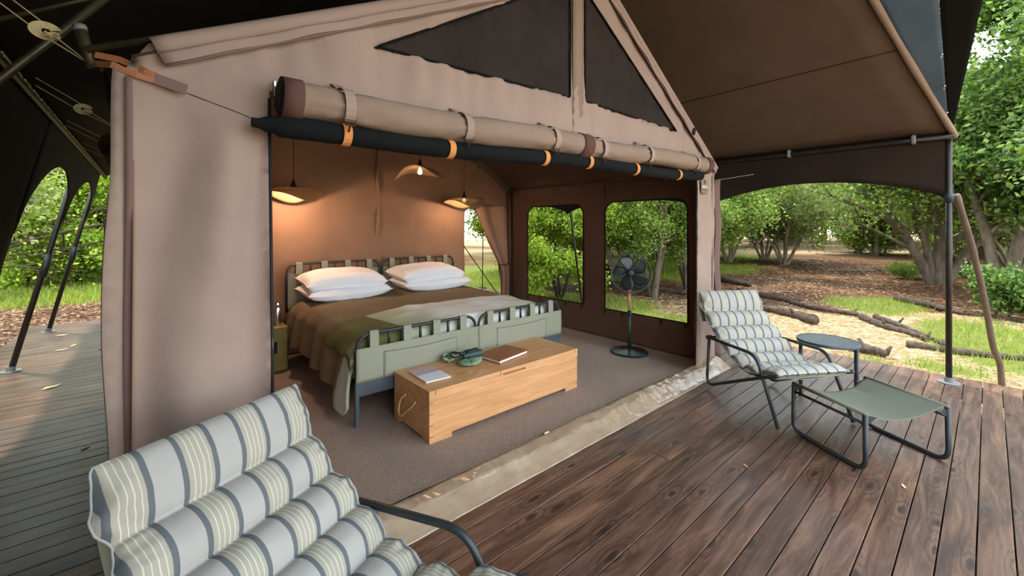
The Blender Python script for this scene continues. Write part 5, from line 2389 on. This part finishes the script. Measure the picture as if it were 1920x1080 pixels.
register('broad', *tree_kind(11, 6.5, 3, None, None, lp=64, leaf=0.095, r=0.11), M['bark'], M['leaf_a'])
register('tall', *tree_kind(12, 9.0, 2, None, None, lp=70, leaf=0.105, lean=0.2, r=0.13), M['bark'], M['leaf_d'])
register('thicket', *tree_kind(13, 4.6, 5, None, None, lp=17, leaf=0.080, lean=0.6, r=0.06, spread=0.95, tip=0.010), M['twig'], M['leaf_c'])
register('bright', *tree_kind(14, 6.0, 3, None, None, lp=70, leaf=0.105, lean=0.4, r=0.08), M['bark_dark'], M['leaf_b'])
register('shrub', *tree_kind(15, 2.0, 5, None, None, lp=22, leaf=0.085, lean=0.6, depth=3, kids=(3, 4), r=0.025, spread=0.9), M['bark'], M['leaf_a'])
register('darkshrub', *tree_kind(16, 1.5, 5, None, None, lp=26, leaf=0.10, lean=0.7, depth=3, kids=(3, 4), r=0.02, spread=0.9), M['bark_dark'], M['leaf_d'])


def polar(px, d, dx=0):
    """a point on the ground at forward distance d in the direction of picture column px"""
    k = (px - 960) / 780.6
    fx, rx = math.cos(math.radians(48.87)), math.sin(math.radians(48.87))
    x = d * (fx + k * rx)
    y = d * (rx - k * fx)
    return (x, y, ground_z(x, y) - 0.03)


rr = random.Random(5)
near = [  # px, d, kind, scale, label, name
    (1366, 19.5, 'thicket', 1.15, 'multi-stemmed shady tree right beside the canvas post', 'tree'),
    (1432, 20.5, 'thicket', 1.2, 'dark multi-stemmed tree, second from the canvas post', 'tree'),
    (1470, 18.0, 'thicket', 1.15, 'twiggy grey tree, third from the canvas post', 'tree'),
    (1640, 23.5, 'broad', 1.0, 'leafy tree over the grassy gap in the clearing', 'tree'),
    (1880, 9.4, 'tall', 1.05, 'tall leafy tree beyond the timber prop', 'tree'),
    (2010, 9.0, 'tall', 1.1, 'tall leafy tree at the picture edge beyond the timber prop', 'tree'),
    (1905, 13.5, 'thicket', 1.1, 'tangled bare-twigged thicket behind the timber prop', 'tree'),
    (1835, 15.0, 'thicket', 1.0, 'twiggy thicket between corner pole and timber prop', 'tree'),
    (1945, 7.2, 'darkshrub', 0.72, 'glossy dark green bush at the deck side near the timber prop foot', 'bush'),
    (1225, 9.8, 'broad', 0.62, 'leafy bush filling the window behind the fan', 'bush'),
    (1290, 10.8, 'broad', 0.72, 'green tree by the frame of the fan window', 'tree'),
    (1160, 13.5, 'thicket', 1.1, 'twiggy tree behind the fan window', 'tree'),
    (1050, 9.6, 'bright', 0.60, 'bright leafy sapling seen in the far window', 'bush'),
    (1095, 11.5, 'broad', 0.70, 'leafy tree between the two side windows', 'tree'),
    (1010, 14.0, 'broad', 0.75, 'green tree at the inner edge of the far window', 'tree'),
    (150, 12.5, 'bright', 0.90, 'yellow green tree with low bare branches over the side deck', 'tree'),
    (40, 11.5, 'bright', 0.85, 'yellow green tree behind the leaning poles', 'tree'),
    (-60, 12.5, 'bright', 0.95, 'yellow green tree beyond the side curtain', 'tree'),
    (230, 15.5, 'bright', 1.0, 'bright tree half hidden by the canvas corner', 'tree'),
    (95, 18.0, 'bright', 1.1, 'bright tree farther back over the side lawn', 'tree'),
    (1655, 24.0, 'shrub', 1.2, 'sunlit low shrub at the far side of the clearing', 'bush'),
    (1610, 26.0, 'shrub', 1.3, 'sunlit low shrub left of the far clearing gap', 'bush'),
    (1700, 13.4, 'shrub', 0.35, 'small dark seedling bush at the forked trunk foot', 'bush'),
]
for (px, d, kd, sc, lb, nm) in near:
    lb = lb.replace('at the picture edge beyond', 'farther out than').replace('left of', 'near')
    place_tree(kd, polar(px, d), rr.uniform(0, 6.28), sc, lb, None, nm)

# forked tree with leaning stems behind the corner pole
fp = polar(1748, 11.8)
br, lf = twig_tree(21, [
    ([(0, 0, 0), (-0.25, 0.35, 1.0), (-0.75, 0.95, 2.2), (-1.2, 1.6, 3.0)], 0.14),
    ([(0, 0, 0), (-0.12, 0.10, 1.0), (-0.30, 0.35, 2.1), (-0.6, 0.7, 3.4)], 0.11),
    ([(0.05, -0.1, 0), (0.15, -0.2, 1.2), (0.1, -0.2, 2.6), (0.1, -0.4, 4.0)], 0.22),
    ([(0.1, -0.2, 0), (0.6, -0.9, 1.3), (1.0, -2.0, 2.2), (1.2, -3.4, 2.7)], 0.13)], 3, (3, 4), 0.62, 0.75, 34, 0.10)
register('forked', br, lf, M['bark'], M['leaf_a'])
place_tree('forked', fp, 0.0, 1.0, 'old forked tree with pale leaning trunks behind the corner pole')

place_tree('thicket', (-3.4, 6.3, ground_z(-3.4, 6.3) - 0.03), 1.0, 0.9, 'spreading twiggy tree standing beside the side deck and shading it', None, 'tree')
place_tree('thicket', (-3.6, 9.8, ground_z(-3.6, 9.8) - 0.03), 4.0, 0.95, 'second spreading twiggy tree at the far end of the side deck', None, 'tree')
place_tree('bright', (-4.4, 2.2, ground_z(-4.4, 2.2) - 0.03), 2.2, 0.95, 'bright tree standing outside the side curtain', None, 'tree')

# low bare branches arching over the side lawn
bp = polar(60, 9.8)
br, lf = twig_tree(23, [
    ([(3.0, 1.5, 1.9), (1.2, 0.8, 1.75), (-0.4, 0.0, 1.2), (-1.6, -0.6, 0.55)], 0.045),
    ([(3.0, 1.8, 1.6), (1.3, 1.0, 1.3), (0.0, 0.2, 1.0), (-1.4, -0.3, 0.75)], 0.03),
    ([(-2.2, 0.2, 0.2), (-1.0, 0.4, 0.9), (0.4, 0.8, 1.7), (1.6, 1.2, 2.4)], 0.04)], 2, (2, 3), 0.6, 0.8, 10, 0.09)
register('bare', br, lf, M['bark_dark'], M['leaf_b'])
place_tree('bare', bp, 0.15, 1.0, 'low bare arching branches hanging over the side lawn', None, 'bush')

# backdrop of bushland trees
kinds = ['broad', 'thicket', 'broad', 'tall', 'bright', 'broad']
cnt = 0
for ring, (d0, step, sc0) in enumerate(((16.5, 120, 1.05), (24.0, 95, 1.35), (33.0, 80, 1.8), (46.0, 70, 2.0))):
    px = -300
    while px < 2300:
        px += step * rr.uniform(.8, 1.2)
        d = d0 * rr.uniform(.92, 1.12)
        if 1345 < px < 1720 and ring == 0:
            continue
        if (1400 < px < 1700 and ring == 1) or (1500 < px < 1640 and ring == 2):
            continue
        if 800 < px < 960:
            continue
        kd = kinds[rr.randint(0, 5)]
        if px < 260:
            kd = 'bright' if rr.random() < .7 else 'broad'
        if px > 1750 and ring == 0:
            kd = rr.choice(['thicket', 'tall', 'broad'])
        kw = {'broad': 'rounded green tree', 'thicket': 'twiggy grey-green tree', 'tall': 'tall deep green tree', 'bright': 'bright yellow-green tree'}[kd]
        reg = [(-999, 'beyond the side curtain'), (-20, 'behind the leaning side poles'), (110, 'between the second and farthest leaning poles'), (200, 'hidden behind the canvas corner'), (520, 'behind the back wall of the tent'),
               (860, 'seen through the back doorway'), (980, 'seen through the far window'), (1115, 'seen through the window behind the fan'), (1300, 'just beside the canvas post'), (1430, 'under the arched valance above the chair'),
               (1560, 'under the arched valance above the round table'), (1680, 'behind the corner pole'), (1800, 'behind the timber prop'), (1890, 'past the timber prop'), (2000, 'far outside past the timber prop')]
        where = [w_ for a__, w_ in reg if px >= a__][-1]
        place_tree(kd, polar(px, d), rr.uniform(0, 6.28), sc0 * rr.uniform(.9, 1.2), kw + ' ' + where + ', ' + ('nearest row', 'middle row', 'far row', 'farthest row')[ring], 'background bushland trees')
        cnt += 1


# ------------------------------------------------------------------ small ground cover (nobody could count it)
def scatter_blades(n, sample, hgt, wid, mat, name, label, flat=False, seed=1):
    rr = random.Random(seed)
    vs = []
    fs = []
    tries = 0
    made = 0
    while made < n and tries < n * 12:
        tries += 1
        x, y, w = sample(rr)
        if w <= rr.random():
            continue
        if -1.33 < x < 5.72 and -1.5 < y < 8.85:
            continue
        z = ground_z(x, y)
        a = rr.uniform(0, 6.28)
        c_, s_ = math.cos(a), math.sin(a)
        o = len(vs)
        sc = 1.0 + 0.05 * max(0, math.hypot(x, y) - 8)
        if flat:
            L = hgt * rr.uniform(.5, 1.3) * sc
            W_ = wid * sc
            tilt = rr.uniform(-.3, .5)
            vs += [(x - c_ * L, y - s_ * L, z + 0.004), (x - s_ * W_, y + c_ * W_, z + 0.012), (x + c_ * L, y + s_ * L, z + 0.01 + L * tilt * .5), (x + s_ * W_, y - c_ * W_, z + 0.006)]
            fs.append((o, o + 1, o + 2, o + 3))
        else:
            H_ = hgt * rr.uniform(.4, 1.2)
            lx, ly = rr.gauss(0, .4) * H_, rr.gauss(0, .4) * H_
            W_ = wid * sc
            vs += [(x - c_ * W_, y - s_ * W_, z - 0.02), (x + c_ * W_, y + s_ * W_, z - 0.02), (x + lx, y + ly, z + H_)]
            fs.append((o, o + 1, o + 2))
        made += 1
    m_ = MB().add(vs, fs)
    o_ = finish(name, m_, mat)
    tag(o_, label, 'ground cover', None, 'stuff')


def samp(x0, x1, y0, y1, which, gain=1.0):
    def f(r):
        # denser near the camera
        x = x0 + (x1 - x0) * r.random() ** 1.4
        y = y0 + (y1 - y0) * r.random()
        return x, y, ground_zone(x, y)[which] * gain
    return f


scatter_blades(42000, samp(5.7, 24, -3, 12, 2), 0.10, 0.006, M['grass'], 'grass', 'short green grass growing in patches beyond the deck', seed=1)
scatter_blades(26000, (lambda r: (lambda x, y: (x, y, ground_zone(x, y)[2]))(-7 + 12 * r.random(), 9 + 12 * r.random())), 0.16, 0.010, M['grass'], 'grass', 'tall bright green grass of the side lawn', seed=2)
scatter_blades(30000, samp(5.7, 13, -3, 8, 0), 0.07, 0.003, M['straw'], 'straw', 'dry straw strewn over the pale ground by the deck', True, seed=3)
scatter_blades(26000, samp(5.7, 26, -3, 12, 1), 0.035, 0.020, M['litter'], 'leaf_litter', 'brown leaf litter in the shade beyond the straw', True, seed=4)
scatter_blades(14000, (lambda r: (lambda x, y: (x, y, ground_zone(x, y)[1]))(-6 + 9 * r.random(), 7 + 7 * r.random())), 0.035, 0.022, M['litter'], 'leaf_litter', 'brown leaf litter along the side deck', True, seed=5)
print('background trees', cnt, 'objects', len(bpy.data.objects))
